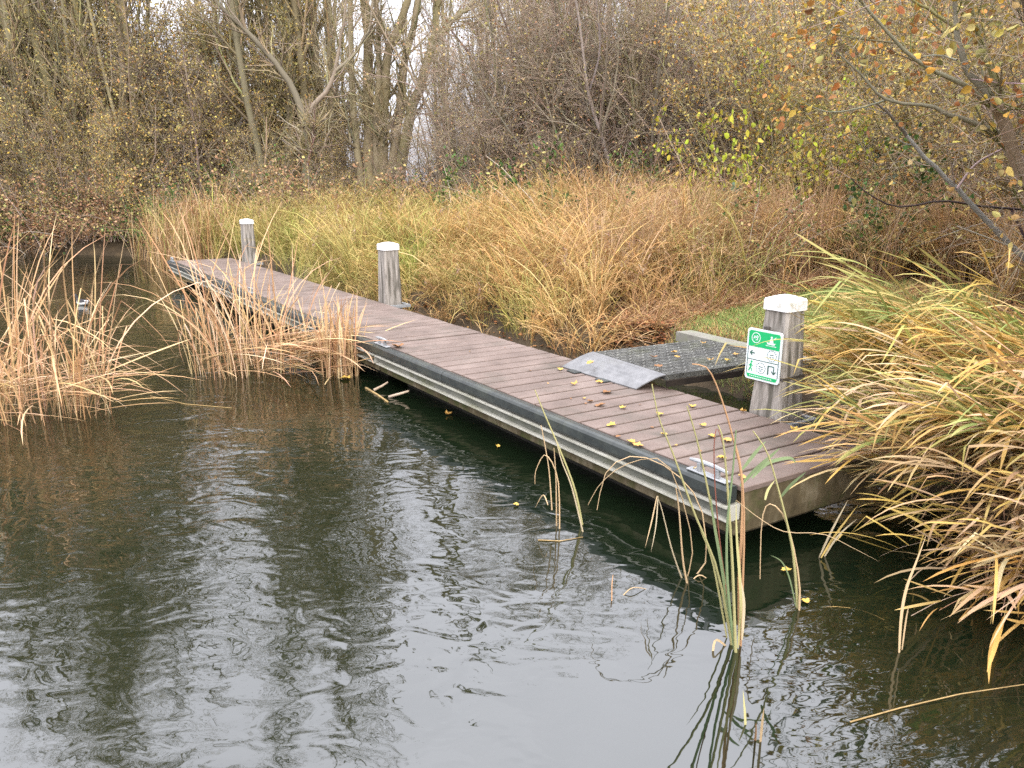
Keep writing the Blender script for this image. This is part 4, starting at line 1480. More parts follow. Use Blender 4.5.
G1 = 'fallen leaves on the jetty boards'
zb = ZD + 0.002
for k, (x, y, c, s, lab) in enumerate((
        (398, 347.5, 'b', 0.16, 'lone brown leaf far along the boards near the middle post'),
        (560, 370, 'y', 0.07, 'yellow leaf at the left corner of the ramp lip'),
        (574, 385, 'o', 0.075, 'ochre leaf on boards left of the ramp lip'),
        (599, 383, 'o', 0.07, 'ochre leaf on boards tucked close to the ramp lip'),
        (607, 393, 'b', 0.11, 'large brown leaf on boards just below the ramp lip'),
        (600, 406, 'b', 0.09, 'curled brown leaf beside dark scraps below the ramp'),
        (590, 402, 'b', 0.06, 'small dark brown scrap of leaf left of the curled brown leaf'),
        (623, 408.5, 'y', 0.075, 'yellow leaf in the middle of the boards below the ramp'),
        (611, 426, 'y', 0.075, 'yellow leaf near the black rubber edge of the boards'),
        (631, 443, 'y', 0.075, 'yellow leaf touching an ochre leaf close to the black rubber edge'),
        (638, 446, 'o', 0.08, 'ochre leaf touching a yellow leaf close to the black rubber edge'),
        (660, 415, 'y', 0.08, 'bright yellow leaf below the right corner of the ramp lip'),
        (664, 435, 'y', 0.05, 'small yellow leaf crossed by a reed stalk on the boards'),
        (692, 407, 'y', 0.075, 'pale yellow leaf near the dark gap beside the ramp'),
        (703, 426, 'y', 0.065, 'yellow leaf between reed stalks in the middle of the near boards'),
        (712, 437, 'y', 0.06, 'small yellow leaf above the orange-brown leaf on the near boards'),
        (727, 441, 'o', 0.09, 'large orange-brown leaf on the near boards behind the stalks'),
        (722, 459, 'y', 0.075, 'orange-yellow leaf on the boards right above the cleat'),
        (697, 470, 'y', 0.055, 'small yellow leaf at the boards edge left of the cleat'),
        (742, 478, 'o', 0.075, 'ochre leaf on the last board at the jetty corner'),
        (743, 412, 'o', 0.06, 'ochre leaf at the back edge of boards left of the signpost'),
        (794, 430, 'y', 0.085, 'bright yellow leaf at the foot of the signpost'))):
    leaf(x, y, zb, c, s, lab, G1, k)
rc = random.Random(4)
for k, (x, y) in enumerate(((470, 352), (505, 348), (530, 371), (548, 384), (571, 399), (586, 404), (584, 399), (618, 437), (652, 428), (676, 446), (700, 452), (640, 405))):
    leaf(x, y, zb, 'b' if k % 3 else 'o', rc.uniform(0.022, 0.04), 'tiny brown leaf crumb lying on the jetty boards', 'leaf crumbs on the jetty boards', k, 'leaf_crumb')
G2 = 'fallen leaves on the ramp'
for k, (x, y, c, s, lab) in enumerate((
        (590, 364, 'o', 0.08, 'ochre leaf on the shiny ramp lip'),
        (653, 357.5, 'b', 0.10, 'large rusty leaf on the ramp near its lip'),
        (658, 367, 'b', 0.09, 'dark brown leaf on the near edge of the ramp'),
        (674, 353, 'o', 0.07, 'ochre leaf in the upper middle of the ramp'),
        (677, 357.5, 'o', 0.07, 'pale ochre leaf in the centre of the ramp'),
        (710, 361, 'o', 0.07, 'ochre leaf at the near edge of the ramp left of the sign'),
        (727, 361, 'y', 0.07, 'yellow leaf on the ramp closest to the green sign'),
        (736, 355, 'o', 0.08, 'ochre leaf high on the ramp left of the sign'),
        (703, 344, 'o', 0.06, 'small ochre leaf at the top left of the ramp'))):
    leaf(x, y, 0.606 if k else 0.54, c, s, lab, G2, k)
G3 = 'leaves afloat on the pond'
for k, (x, y, c, s, lab) in enumerate((
        (786, 571, 'y', 0.055, 'yellow leaf floating in dark water off the jetty end'),
        (805, 602, 'y', 0.06, 'yellow leaf floating at the foot of the green stalk'),
        (516, 505.5, 'y', 0.055, 'yellow leaf floating on pale water by the thin stalks'),
        (498, 447, 'y', 0.055, 'small yellow leaf afloat close to the jetty side'),
        (345, 379, 'y', 0.13, 'yellow leaf at the foot of the upright narrow reeds'),
        (449, 415, 'o', 0.09, 'pale curled leaf afloat beside the middle of jetty side'))):
    leaf(x, y, 0.002, c, s, lab, G3, k, 'floating_leaf')

# ------------------------------------------------------------------ trees and bushes
def norm(v):
    return v / (np.linalg.norm(v, axis=-1, keepdims=True) + 1e-9)


def polyline(base, d, L, K, wander, up, rng):
    n = len(base)
    P = np.zeros((n, K, 3))
    P[:, 0] = base
    d = norm(d)
    for k in range(1, K):
        d = norm(d + wander * rng.standard_normal((n, 3)) + np.array([0, 0, 1.0]) * up)
        P[:, k] = P[:, k - 1] + d * (L / (K - 1))[:, None]
    return P


def grow(P, R, per, t0, t1, L, angle, up, wander, K, rr, rng, rmin=0.002, taper_len=0.5, tip=0.3):
    n, KP, _ = P.shape
    m = n * per
    par = np.repeat(np.arange(n), per)
    t_ = rng.uniform(t0, t1, m)
    f = t_ * (KP - 1)
    i = np.minimum(f.astype(int), KP - 2)
    f = (f - i)[:, None]
    b__ = P[par, i] * (1 - f) + P[par, i + 1] * f
    T = norm(P[par, i + 1] - P[par, i])
    rp = R[par, i] * (1 - f[:, 0]) + R[par, i + 1] * f[:, 0]
    pr = norm(np.cross(T, rng.standard_normal((m, 3))))
    a = rng.uniform(angle[0], angle[1], m)[:, None]
    d = T * np.cos(a) + pr * np.sin(a)
    LL = rng.uniform(L[0], L[1], m) * (1 - taper_len * (t_ - t0) / max(t1 - t0, 1e-6))
    P2 = polyline(b__, d, LL, K, wander, up, rng)
    r0 = np.maximum(rp * rr, rmin)
    R2 = r0[:, None] * np.linspace(1, tip, K)[None, :]
    return P2, R2


BARK_GREEN = [(0.22, 0.19, 0.11), (0.27, 0.23, 0.14), (0.18, 0.155, 0.095)]
BARK_BROWN = [(0.20, 0.165, 0.12), (0.25, 0.205, 0.155), (0.16, 0.13, 0.10)]
BARK_GREY = [(0.24, 0.22, 0.19), (0.30, 0.275, 0.235), (0.19, 0.17, 0.15)]
TW_BROWN = [(0.34, 0.265, 0.195), (0.40, 0.32, 0.245), (0.28, 0.215, 0.155), (0.45, 0.375, 0.28)]
TW_OLIVE = [(0.38, 0.32, 0.17), (0.44, 0.37, 0.21), (0.31, 0.26, 0.14), (0.48, 0.40, 0.26)]
LF_YEL = [(0.50, 0.38, 0.10), (0.38, 0.26, 0.07), (0.50, 0.37, 0.12), (0.33, 0.24, 0.09), (0.40, 0.23, 0.09)]
LF_OLIVE = [(0.34, 0.30, 0.11), (0.40, 0.33, 0.13), (0.28, 0.25, 0.09), (0.44, 0.34, 0.14)]
LF_BROWN = [(0.32, 0.19, 0.10), (0.39, 0.25, 0.14), (0.25, 0.145, 0.085)]
LF_GREEN = [(0.06, 0.11, 0.03), (0.085, 0.14, 0.035), (0.045, 0.08, 0.022)]
LF_LIME = [(0.38, 0.42, 0.04), (0.30, 0.38, 0.05), (0.46, 0.44, 0.06)]
LF_BLUE = [(0.12, 0.19, 0.13), (0.16, 0.24, 0.17), (0.09, 0.14, 0.09)]
LF_ORANGE = [(0.50, 0.33, 0.06), (0.50, 0.24, 0.07), (0.42, 0.17, 0.06), (0.58, 0.42, 0.08), (0.34, 0.16, 0.07)]


def leaves_on(S, P, per, size, pal, rng, off=0.05, aspect=0.6, t0=0.15):
    n, K, _ = P.shape
    m = n * per
    par = np.repeat(np.arange(n), per)
    f = rng.uniform(t0, 1, m) * (K - 1)
    i = np.minimum(f.astype(int), K - 2)
    f = (f - i)[:, None]
    pos = P[par, i] * (1 - f) + P[par, i + 1] * f + off * rng.standard_normal((m, 3))
    leaf_quads(S, pos, rng.uniform(size[0], size[1], m), rand_cols(m, pal, jit=0.2, rng=rng), rng, aspect=aspect)


def some(P, R, frac, rng):
    k = rng.uniform(0, 1, len(P)) < frac
    return P[k], R[k]


def tree_meshes(kind, seed):
    """trunk mesh and crown mesh of one kind of plant"""
    rng = np.random.default_rng(seed)
    T, Cn = Soup(), Soup()
    if kind == 'pole':                       # slender upright trees with upswept twigs
        ns = int(rng.integers(2, 5))
        base = np.c_[rng.normal(0, 0.22, (ns, 2)), np.full(ns, -0.2)]
        d = np.c_[rng.normal(0, 0.09, (ns, 2)), np.ones(ns)]
        P = polyline(base, d, rng.uniform(12, 19, ns), 14, 0.035, 0.03, rng)
        R = rng.uniform(0.06, 0.12, ns)[:, None] * np.linspace(1, 0.15, 14)[None]
        tube_np(T, P, R, rand_cols(ns, BARK_GREEN, rng=rng), 7)
        P1, R1 = grow(P, R, 30, 0.06, 0.98, (1.4, 3.6), (0.35, 0.8), 0.12, 0.10, 6, 0.42, rng, 0.008)
        tube_np(Cn, P1, R1, rand_cols(len(P1), BARK_GREEN + TW_OLIVE, rng=rng), 4)
        P2, R2 = grow(P1, R1, 8, 0.15, 0.95, (0.6, 1.5), (0.3, 0.8), 0.10, 0.12, 4, 0.6, rng, 0.005)
        tube_np(Cn, P2, R2, rand_cols(len(P2), TW_OLIVE + TW_BROWN, rng=rng), 3)
        P3, R3 = grow(P2, R2, 2, 0.2, 0.95, (0.3, 0.8), (0.3, 0.8), 0.08, 0.12, 3, 0.7, rng, 0.0035)
        tube_np(Cn, P3, R3, rand_cols(len(P3), TW_OLIVE, rng=rng), 3)
        Pl, _ = some(P3, R3, 0.8, rng)
        leaves_on(Cn, Pl, 3, (0.04, 0.10), LF_OLIVE + LF_YEL[:2], rng, 0.06, 0.35)
    elif kind in ('thicket', 'thicket_leafy'):      # twiggy shrub tangle
        ns = 16
        base = np.c_[rng.normal(0, 0.4, (ns, 2)), np.full(ns, -0.15)]
        a = rng.uniform(0, 2 * PI, ns)
        sp = rng.uniform(0.05, 0.55, ns)
        d = np.c_[np.cos(a) * sp, np.sin(a) * sp, np.ones(ns)]
        P = polyline(base, d, rng.uniform(4.5, 9.5, ns), 10, 0.10, 0.02, rng)
        R = rng.uniform(0.03, 0.065, ns)[:, None] * np.linspace(1, 0.15, 10)[None]
        tube_np(T, P, R, rand_cols(ns, BARK_BROWN + BARK_GREEN[:1], rng=rng), 6)
        P1, R1 = grow(P, R, 14, 0.08, 0.98, (1.0, 2.6), (0.4, 1.2), 0.05, 0.15, 6, 0.45, rng, 0.007)
        tube_np(Cn, P1, R1, rand_cols(len(P1), TW_BROWN, rng=rng), 4)
        P2, R2 = grow(P1, R1, 9, 0.1, 0.95, (0.5, 1.3), (0.4, 1.2), 0.03, 0.2, 4, 0.6, rng, 0.0045)
        tube_np(Cn, P2, R2, rand_cols(len(P2), TW_BROWN, rng=rng), 3)
        P3, R3 = grow(P2, R2, 3, 0.15, 0.95, (0.25, 0.7), (0.4, 1.2), 0.02, 0.2, 3, 0.7, rng, 0.003)
        tube_np(Cn, P3, R3, rand_cols(len(P3), TW_BROWN, rng=rng), 3)
        if kind == 'thicket_leafy':
            Pl, _ = some(P3, R3, 0.6, rng)
            leaves_on(Cn, Pl, 2, (0.05, 0.10), LF_YEL + LF_OLIVE, rng, 0.06)
        else:
            Pl, _ = some(P3, R3, 0.22, rng)
            leaves_on(Cn, Pl, 2, (0.04, 0.08), LF_BROWN + LF_OLIVE, rng, 0.06)
    elif kind == 'yellow_bush':              # leafy yellow shrub, stems arching
        ns = 14
        base = np.c_[rng.normal(0, 0.3, (ns, 2)), np.full(ns, -0.1)]
        a = rng.uniform(0, 2 * PI, ns)
        sp = rng.uniform(0.1, 0.7, ns)
        d = np.c_[np.cos(a) * sp, np.sin(a) * sp, np.ones(ns)]
        P = polyline(base, d, rng.uniform(3.5, 6.5, ns), 10, 0.09, -0.01, rng)
        R = rng.uniform(0.02, 0.045, ns)[:, None] * np.linspace(1, 0.15, 10)[None]
        tube_np(T, P, R, rand_cols(ns, BARK_GREEN, rng=rng), 6)
        P1, R1 = grow(P, R, 14, 0.12, 0.98, (0.8, 2.0), (0.4, 1.1), 0.03, 0.14, 6, 0.5, rng, 0.006)
        tube_np(Cn, P1, R1, rand_cols(len(P1), TW_OLIVE, rng=rng), 4)
        P2, R2 = grow(P1, R1, 7, 0.1, 0.98, (0.3, 0.9), (0.4, 1.1), 0.0, 0.15, 4, 0.6, rng, 0.004)
        tube_np(Cn, P2, R2, rand_cols(len(P2), TW_OLIVE + TW_BROWN, rng=rng), 3)
        P3, R3 = grow(P2, R2, 2, 0.15, 0.95, (0.2, 0.6), (0.4, 1.2), 0.02, 0.2, 3, 0.7, rng, 0.003)
        tube_np(Cn, P3, R3, rand_cols(len(P3), TW_BROWN, rng=rng), 3)
        leaves_on(Cn, P2, 5, (0.04, 0.09), LF_YEL * 2 + LF_OLIVE * 2 + LF_ORANGE[:2], rng, 0.08)
    elif kind in ('bramble', 'bracken', 'green_bush', 'lime_bush', 'blue_bush'):
        ns = 26
        hh = {'bramble': (1.2, 2.6), 'bracken': (0.8, 1.6), 'green_bush': (1.0, 2.4), 'lime_bush': (1.4, 2.6), 'blue_bush': (0.8, 1.6)}[kind]
        pal = {'bramble': LF_BROWN * 2 + LF_GREEN[:1] + LF_OLIVE[:2], 'bracken': LF_BROWN + [(0.36, 0.17, 0.07)], 'green_bush': LF_GREEN + LF_OLIVE[:1],
               'lime_bush': LF_LIME + LF_YEL[:1], 'blue_bush': LF_BLUE}[kind]
        base = np.c_[rng.normal(0, 0.35, (ns, 2)), np.full(ns, -0.05)]
        a = rng.uniform(0, 2 * PI, ns)
        sp = rng.uniform(0.2, 1.2, ns)
        d = np.c_[np.cos(a) * sp, np.sin(a) * sp, np.ones(ns)]
        P = polyline(base, d, rng.uniform(*hh, ns), 8, 0.12, -0.10, rng)
        R = rng.uniform(0.006, 0.014, ns)[:, None] * np.linspace(1, 0.3, 8)[None]
        tube_np(T, P, R, rand_cols(ns, TW_BROWN, rng=rng), 4)
        P1, R1 = grow(P, R, 8, 0.15, 0.98, (0.3, 0.8), (0.5, 1.2), -0.03, 0.18, 4, 0.6, rng, 0.004)
        tube_np(Cn, P1, R1, rand_cols(len(P1), TW_BROWN + BROWN, rng=rng), 3)
        sz = (0.04, 0.08) if kind == 'lime_bush' else (0.04, 0.09)
        leaves_on(Cn, P1, 9 if kind != 'lime_bush' else 9, sz, pal, rng, 0.07, 0.7 if kind != 'bracken' else 0.3)
    return T.mesh('trunk'), Cn.mesh('crown')


PROTO = {}


def plant(kind, seed, name, x, y, label, cat, group=None, rz=None, sc=1.0, part0='trunk', sz=None):
    key = (kind, seed)
    if key not in PROTO:
        PROTO[key] = tree_meshes(kind, seed)
        PROTO[key][0].materials.append(M_BARK)
        PROTO[key][1].materials.append(M_CROWN)
    tm, cmh = PROTO[key]
    z = float(ground_z(np.array([x]), np.array([y]))[0])
    root = empty(name, (x, y, z), random.uniform(0, 6.28) if rz is None else rz)
    root.scale = (sc, sc, sc if sz is None else sz)
    tag(root, label, cat, group)
    link_mesh(part0, tm, None, root)
    link_mesh('crown', cmh, None, root)
    return root


def X_at(px, Y):
    return float(at_y(px, 200, Y)[0])


# --- slender tall trees, left half
rt = random.Random(5)
for px in range(-60, 345, 15):
    Y = rt.uniform(24.5, 28)
    if 138 < px < 242:
        continue
    plant('pole', 31 + rt.randrange(4), 'slender_tree', X_at(px + rt.uniform(-6, 6), Y), Y,
          'slender upright tree with fine upswept olive twigs in the front rank of the left wood', 'tree',
          'slender trees along the front of the left wood', sc=rt.uniform(0.95, 1.3))
for px in list(range(-120, 360, 24)) + list(range(440, 660, 34)):
    if 140 < px < 232:
        continue
    Y = rt.uniform(29, 38)
    plant('pole', 31 + rt.randrange(4), 'slender_tree', X_at(px + rt.uniform(-8, 8), Y), Y,
          'hazy slender tree deep in the wood behind the front rank', 'tree',
          'slender trees deep in the wood', sc=rt.uniform(0.85, 1.15))
# --- bare twiggy thicket, middle and right
for px in range(455, 860, 25):
    Y = rt.uniform(20.5, 24.5)
    plant('thicket', 51 + rt.randrange(3), 'bare_thicket_shrub', X_at(px + rt.uniform(-8, 8), Y), Y,
          'dense bare brown twiggy shrub in the thicket behind the tall grass', 'shrub', 'bare twiggy shrubs of the middle thicket', sc=rt.uniform(0.85, 1.1) * (0.7 if px < 500 else 1))
for px in range(520, 1150, 44):
    Y = rt.uniform(26, 32)
    plant('thicket', 51 + rt.randrange(3), 'bare_thicket_tree', X_at(px + rt.uniform(-8, 8), Y), Y,
          'tall bare brown shrub showing over the thicket in front', 'shrub', 'taller bare shrubs at the back of the thicket', sc=rt.uniform(1.15, 1.5))
# --- undergrowth shrubs among the left trees
for px in range(-40, 470, 30):
    Y = rt.uniform(23.8, 27)
    plant('thicket_leafy' if px < 335 else 'thicket', 61 + rt.randrange(2) if px < 335 else 51 + rt.randrange(3), 'understorey_shrub', X_at(px, Y), Y,
          'small twiggy shrub filling the space below the slender trees', 'shrub', 'understorey shrubs below the slender trees', sc=rt.uniform(0.45, 0.7) * (0.62 if 235 < px < 440 else 1))
for px, Y in ((150, 25.4), (172, 26.2), (198, 25.6), (218, 27.4), (140, 28.5), (165, 31.0), (190, 29.0), (212, 32.0), (335, 30.0), (352, 33.0)):
    plant('thicket_leafy', 61 + rt.randrange(2), 'understorey_shrub', X_at(px, Y), Y,
          'tall twiggy shrub closing the gaps behind the slender trees', 'shrub', 'tall shrubs closing the gaps in the left wood', sc=rt.uniform(0.82, 0.98))
for px in (5, 45, 85, 120):
    Y = 22.8 + (120 - px) * 0.015 + rt.uniform(0, .6)
    plant('yellow_bush', 71 + rt.randrange(2), 'willow_shrub', X_at(px, Y + 0.8), Y + 0.8 + (1.2 if px < 50 else 0.6),
          'yellow-leaved willow shrub overhanging the far left shore', 'shrub', 'yellow willow shrubs on the far left shore', sc=rt.uniform(0.75, 1.0))
# --- yellow leafy shrubs, right
for px in range(770, 1130, 36):
    Y = rt.uniform(15.5, 18.5)
    plant('yellow_bush', 71 + rt.randrange(2), 'yellow_leaved_shrub', X_at(px, Y), Y,
          'yellow-leaved shrub rising behind the brown stalks on the right', 'shrub', 'yellow-leaved shrubs on the right', sc=rt.uniform(0.85, 1.15))
for px in range(900, 1150, 45):
    Y = rt.uniform(19.5, 22)
    plant('thicket_leafy', 61 + rt.randrange(2), 'yellow_leaved_shrub', X_at(px, Y), Y,
          'taller thin-leaved shrub behind the yellow shrubs on the right', 'shrub', 'thin-leaved shrubs at the back right', sc=rt.uniform(0.9, 1.1))
# --- low bushes along the wood edge
for px in range(-30, 480, 13):
    X0 = X_at(px, 23)
    Y = float(wood_edge(X0)) + rt.uniform(0.6, 2.0)
    if px < 205:                       # hang over the far shore
        Y = float(np.interp(X0, POND[1:5, 0], POND[1:5, 1])) + rt.uniform(0.15, 0.7)
    k = rt.choice(['bramble', 'bracken', 'bramble', 'bracken', 'bramble', 'green_bush'] if px < 230 else ['bracken', 'bracken', 'bramble'])
    plant(k, 81, k if k != 'bramble' else 'bramble_bush', X_at(px, Y), Y,
          {'bramble': 'low brown bramble bush at the foot of the left wood', 'bracken': 'rust-brown bracken at the foot of the left wood',
           'green_bush': 'low green bush on the dim bank of the left wood'}[k], 'bush',
          {'bramble': 'brambles at the foot of the left wood', 'bracken': 'bracken at the foot of the left wood', 'green_bush': 'green bushes at the foot of the left wood'}[k],
          sc=rt.uniform(0.8, 1.2), part0='stems')
for px in range(470, 800, 24):
    Y = float(wood_edge(X_at(px, 19))) + rt.uniform(0.3, 1.6)
    k = rt.choice(['bramble', 'bracken', 'bramble'])
    plant(k, 81, 'bramble_bush' if k == 'bramble' else k, X_at(px, Y), Y,
          {'bramble': 'brown bramble bush between tall grass and bare thicket', 'bracken': 'rusty bracken between tall grass and bare thicket'}[k], 'bush',
          {'bramble': 'brambles along the middle thicket', 'bracken': 'bracken along the middle thicket'}[k], sc=rt.uniform(0.8, 1.1), part0='stems')
for px, Y, k, lab, s in ((652, 18.6, 'green_bush', 'dark green bush at the thicket edge left of the lime-leaved shrub', 1.15),
                         (600, 17.4, 'green_bush', 'dark green weed patch rising out of the golden grass', 1.1),
                         (655, 13.3, 'green_bush', 'small dark weed clump in the middle of the golden grass', 0.0),
                         (745, 16.6, 'lime_bush', 'shrub with large lime-yellow leaves at the thicket edge', 1.65),
                         (812, 16.3, 'lime_bush', 'smaller lime-leaved shrub beside the blue-grey leaved bush', 1.35),
                         (845, 15.8, 'blue_bush', 'low bush with blue-grey leaves under the yellow shrubs', 1.6),
                         (870, 13.0, 'green_bush', 'dark green weeds among the brown stalks on the right', 1.15),
                         (572, 14.5, 'green_bush', 'dark weed clump low in the golden grass right of the middle post', 1.15),
                         (470, 18.0, 'green_bush', 'dark weed clump at the back of the grass above the middle post', 1.1),
                         (738, 12.0, 'bramble', 'brown dock weed standing among stalks above the grass path', 0.75),
                         (780, 17.2, 'green_bush', 'green bush between the two lime-leaved shrubs', 1.3)):
    if s:
        plant(k, 82, {'bramble': 'bramble_bush', 'green_bush': 'green_bush', 'lime_bush': 'lime_leaved_shrub', 'blue_bush': 'blue_leaved_bush'}[k], X_at(px, Y), Y, lab, 'bush', None, sc=s * (0.8 if k == 'lime_bush' else 1), sz=s * (1.2 if k == 'lime_bush' else 1), part0='stems')


# --- single trees with a shape of their own
def shaped_tree(name, label, base_px, Y, stems, seed, bark, ext, crown, cat='tree', leafpal=None, leafsz=(0.05, 0.09), leaf_n=0, dyv=0.5, base=None):
    """stems: list of (points in the photo, radius at foot, radius at end); grown on above the frame by ext metres"""
    rng = np.random.default_rng(seed)
    bx = np.array([X_at(base_px, Y), Y, 0]) if base is None else np.array(base, float)
    bx[2] = float(ground_z(bx[:1], bx[1:2])[0])
    root = empty(name, tuple(bx))
    tag(root, label, cat)
    T, Cn = Soup(), Soup()
    PP, RR = [], []
    K = 16
    for pts, r0, r1 in stems:
        dy = rng.uniform(-dyv, dyv)
        Ps = [at_y(x, y, Y + dy * i / (len(pts) - 1)) for i, (x, y) in enumerate(pts)]
        if ext and pts[-1][1] <= 20:
            d = Ps[-1] - Ps[-2]
            d = d / np.linalg.norm(d)
            d = d * 0.7 + np.array([0, 0, 0.3])
            Ps.append(Ps[-1] + d * ext * 0.5 + rng.normal(0, 0.15, 3))
            Ps.append(Ps[-1] + d * ext * 0.5 + rng.normal(0, 0.3, 3))
            r1 = r1 * 0.45
        P = smooth_path(Ps, K)
        P[1:-1] += rng.normal(0, 0.012, (K - 2, 3)) * r0 / 0.1
        PP.append(P - bx)
        RR.append(np.linspace(r0, r1, K))
    P, R = np.stack(PP), np.stack(RR)
    tube_np(T, P, R, rand_cols(len(P), bark, rng=rng), 9)
    c = crown
    P1, R1 = grow(P, R, c['n1'], c.get('t0', 0.2), 0.99, c['L1'], c.get('a1', (0.4, 1.0)), c.get('up', 0.06), 0.12, 6, 0.35, rng, 0.007 * c.get('k', 1))
    tube_np(Cn, P1, R1, rand_cols(len(P1), bark + c['tw'], rng=rng), 4)
    P2, R2 = grow(P1, R1, c['n2'], 0.12, 0.97, c['L2'], (0.4, 1.0), c.get('up', 0.06) * 0.5, 0.15, 4, 0.6, rng, 0.0045 * c.get('k', 1))
    tube_np(Cn, P2, R2, rand_cols(len(P2), c['tw'], rng=rng), 3)
    P3, R3 = grow(P2, R2, c.get('n3', 2), 0.15, 0.97, c['L3'], (0.4, 1.0), 0.02, 0.15, 3, 0.7, rng, 0.003 * c.get('k', 1))
    tube_np(Cn, P3, R3, rand_cols(len(P3), c['tw'], rng=rng), 3)
    if leafpal:
        Pl, _ = some(P3, R3, c.get('leaf_frac', 1.0), rng)
        leaves_on(Cn, Pl, leaf_n, leafsz, leafpal, rng, 0.04, 0.75)
    link_mesh('trunk', T.mesh('trunk', True), M_BARK, root)
    link_mesh('crown', Cn.mesh('crown'), M_CROWN, root)
    return root


shaped_tree('multi_stemmed_tree', 'big tree with several thick olive stems fanning from one foot beside the sky gap', 385, 25.0, [
    ([(372, 205), (369, 160), (368, 109), (369, 41), (362, 0)], 0.22, 0.15),
    ([(384, 205), (382, 160), (383, 109), (388, 55), (407, 0)], 0.20, 0.13),
    ([(390, 205), (393, 160), (401, 96), (407, 49), (418, 0)], 0.17, 0.11),
    ([(397, 205), (400, 165), (410, 115), (423, 80), (434, 36), (440, 0)], 0.20, 0.13),
    ([(423, 80), (436, 40), (459, 14), (474, 0)], 0.11, 0.08),
    ([(365, 205), (357, 150), (352, 90), (350, 0)], 0.13, 0.09),
    ([(376, 205), (376, 130), (379, 60), (376, 0)], 0.12, 0.08)],
    201, BARK_GREEN, 8.0, dict(n1=26, L1=(0.8, 2.2), n2=7, L2=(0.4, 1.1), L3=(0.2, 0.6), tw=TW_OLIVE, t0=0.15, up=0.1))
shaped_tree('forked_tree', 'tree forking low into a long left limb and crooked right limb', 307, 24.2, [
    ([(309, 205), (307, 160), (307, 122)], 0.17, 0.12),
    ([(307, 124), (292, 88), (276, 63), (246, 30), (215, 0)], 0.11, 0.06),
    ([(307, 124), (314, 104), (328, 90), (336, 68), (340, 40), (346, 5)], 0.085, 0.05),
    ([(334, 72), (352, 57), (365, 36), (371, 20)], 0.055, 0.03),
    ([(246, 30), (240, 8), (244, -10)], 0.05, 0.04)],
    202, BARK_BROWN, 6.0, dict(n1=22, L1=(0.8, 2.2), n2=7, L2=(0.4, 1.1), L3=(0.2, 0.6), tw=TW_OLIVE + TW_BROWN, t0=0.2, up=0.1))
for bpx, Yp, pts, r, sd, lab in (
        (232, 25.5, [(240, 205), (226, 150), (214, 100), (204, 45), (196, 0)], 0.13, 203, 'straight tree leaning slightly left, left of the forked tree'),
        (292, 26.0, [(292, 205), (290, 120), (289, 60), (286, 0)], 0.17, 204, 'thick straight trunk directly behind the forked tree'),
        (120, 26.0, [(150, 205), (138, 140), (124, 70), (112, 0)], 0.13, 205, 'olive tree leaning left above the far left shore'),
        (60, 26.0, [(80, 210), (55, 130), (30, 60), (5, 0)], 0.12, 206, 'strongly leaning tree at the top left corner')):
    shaped_tree('leaning_tree', lab, bpx, Yp, [(pts, r, r * 0.65)], sd, BARK_GREEN, 9.0,
                dict(n1=60, L1=(0.8, 2.4), n2=7, L2=(0.4, 1.2), L3=(0.2, 0.7), tw=TW_OLIVE, t0=0.1, up=0.1), leafpal=LF_OLIVE + LF_YEL, leaf_n=2)
shaped_tree('bare_thicket_tree', 'pale crooked stem leaning left inside the bare thicket', 610, 20.6, [
    ([(614, 195), (608, 160), (598, 125), (588, 95), (584, 60), (576, 0)], 0.06, 0.03),
    ([(588, 95), (600, 50), (596, 0)], 0.03, 0.02)],
    207, BARK_GREY, 2.0, dict(n1=24, L1=(0.6, 1.8), n2=7, L2=(0.4, 1.0), L3=(0.2, 0.5), tw=TW_BROWN, t0=0.2))
shaped_tree('bare_thicket_tree', 'olive stem rising straight in the right of the bare thicket', 640, 20.2, [
    ([(640, 195), (636, 150), (637, 95), (632, 40), (640, 0)], 0.05, 0.03)],
    208, BARK_GREEN, 2.0, dict(n1=34, L1=(0.6, 1.8), n2=7, L2=(0.4, 1.0), L3=(0.2, 0.5), tw=TW_OLIVE, t0=0.2))

# near tree at the right edge, reaching into the picture
NY = 7.4
shaped_tree('mossy_tree', 'near mossy tree at the right edge spreading thin branches with orange-yellow leaves', 1050, NY, [
    ([(1052, 330), (1040, 240), (1020, 169), (1003, 122), (997, 103)], 0.062, 0.045),
    ([(997, 105), (985, 90), (969, 72), (960, 50), (957, 29), (956, -20)], 0.04, 0.022),
    ([(1000, 112), (1000, 92), (990, 65), (980, 43), (966, -10)], 0.038, 0.022),
    ([(993, 108), (975, 92), (955, 80), (926, 67), (897, 43), (866, 6), (850, -20)], 0.026, 0.009),
    ([(999, 133), (972, 122), (949, 115), (929, 106), (886, 100), (866, 80), (837, 52)], 0.026, 0.007),
    ([(957, 29), (930, 10), (900, -15)], 0.016, 0.008),
    ([(886, 100), (860, 108), (830, 112), (805, 104)], 0.010, 0.004),
    ([(897, 43), (870, 40), (842, 36), (820, 30)], 0.009, 0.004),
    ([(1030, 200), (1040, 120), (1030, 40), (1020, -20)], 0.03, 0.02),
    ([(957, 60), (935, 55), (912, 60)], 0.010, 0.004)],
    209, [(0.22, 0.20, 0.14), (0.27, 0.25, 0.17), (0.22, 0.22, 0.10)], 2.2,
    dict(n1=9, L1=(0.35, 0.95), n2=4, L2=(0.2, 0.5), L3=(0.1, 0.3), n3=1, tw=[(0.16, 0.16, 0.05), (0.13, 0.11, 0.055)], t0=0.3, up=0.03, k=0.5, leaf_frac=1.0),
    leafpal=LF_ORANGE, leafsz=(0.05, 0.10), leaf_n=1, dyv=0.7, base=(X_at(1052, NY), NY, 0))
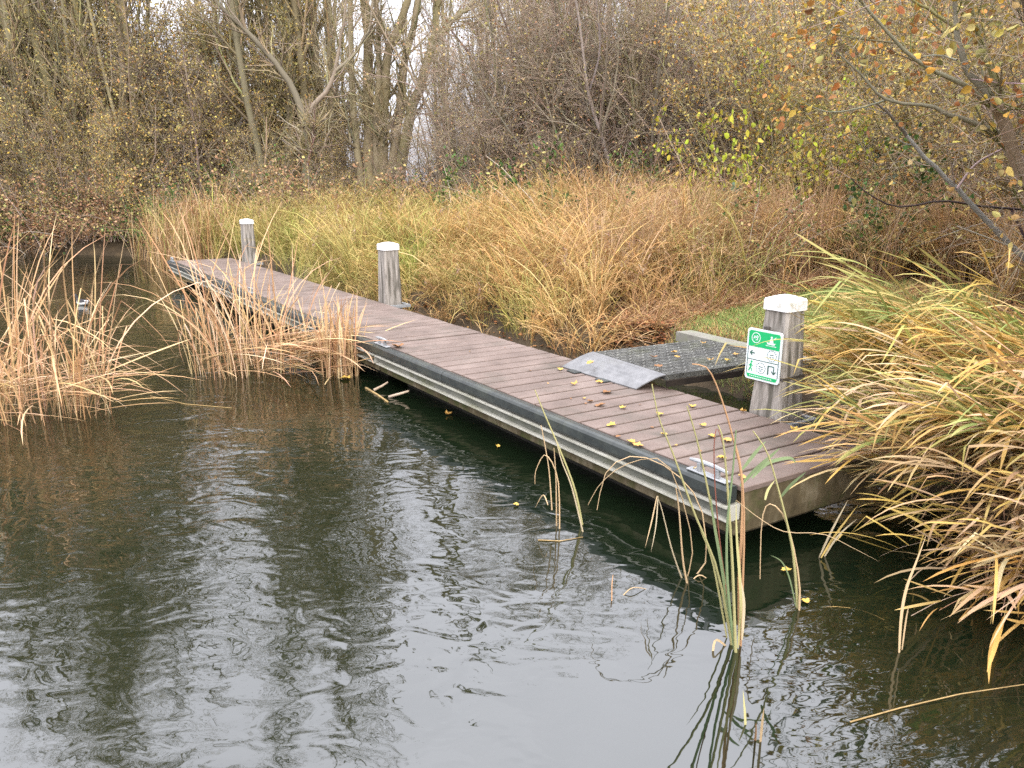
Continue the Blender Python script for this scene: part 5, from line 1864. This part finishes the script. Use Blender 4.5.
shaped_tree('dead_limb', 'grey dead limb slanting up left from the right edge over brown stalks', 1040, 8.2, [
    ([(1045, 285), (1024, 258), (986, 220), (957, 189), (926, 158), (906, 135)], 0.036, 0.016),
    ([(906, 135), (890, 115), (872, 100)], 0.02, 0.006),
    ([(957, 189), (975, 165), (1000, 150), (1020, 140)], 0.014, 0.006)],
    210, BARK_GREY, 0, dict(n1=6, L1=(0.3, 0.9), n2=3, L2=(0.15, 0.4), L3=(0.1, 0.2), n3=1, tw=TW_BROWN, t0=0.3, k=0.6), cat='dead branch', base=(X_at(1045, 8.2), 8.2, 0))
shaped_tree('dark_bare_branch', 'thin dark branch running level across brown stalks below the dead limb', 1050, 8.6, [
    ([(1060, 216), (1024, 210), (980, 206), (940, 201), (900, 207), (870, 195), (851, 178)], 0.016, 0.006),
    ([(1035, 290), (1030, 250), (1010, 208)], 0.02, 0.012)],
    211, [(0.06, 0.045, 0.04)], 0, dict(n1=5, L1=(0.3, 0.8), n2=2, L2=(0.15, 0.4), L3=(0.1, 0.2), n3=1, tw=TW_BROWN, t0=0.2, k=0.6), cat='branch', base=(X_at(1035, 8.6), 8.6, 0))
# leafy hazel behind the near tree
for px, Y, s, lab in ((965, 13.6, 0.8, 'orange-yellow leaved hazel behind the fork of the mossy tree'),
                      (1060, 12.8, 0.85, 'orange-yellow leaved hazel cut off by the right edge')):
    plant('yellow_bush', 73, 'hazel_bush', X_at(px, Y), Y, lab, 'shrub', None, sc=s)

ov = plant('thicket_leafy', 61, 'overhanging_tree', 7.6, 6.6, 'thin-leaved tree leaning out over the water from the right bank', 'tree', None, sc=1.0)
ov.rotation_euler = (math.radians(4), math.radians(-30), 0)
ov = plant('thicket', 52, 'overhanging_tree', 7.3, 8.0, 'bare twiggy tree leaning over the reeds from beyond the right edge', 'tree', None, sc=1.1)
ov.rotation_euler = (math.radians(5), math.radians(-21), 1.0)
for x_, y_ in ((8.4, 10.4), (10.2, 9.0)):
    plant('thicket_leafy', 62, 'yellow_leaved_shrub', x_, y_, 'tall thin-leaved shrub beyond the right edge of the reeds', 'shrub', 'shrubs beyond the right edge', sc=0.95)
print('objects', len(bpy.data.objects), 'faces', sum(len(m_.polygons) for m_ in bpy.data.meshes))
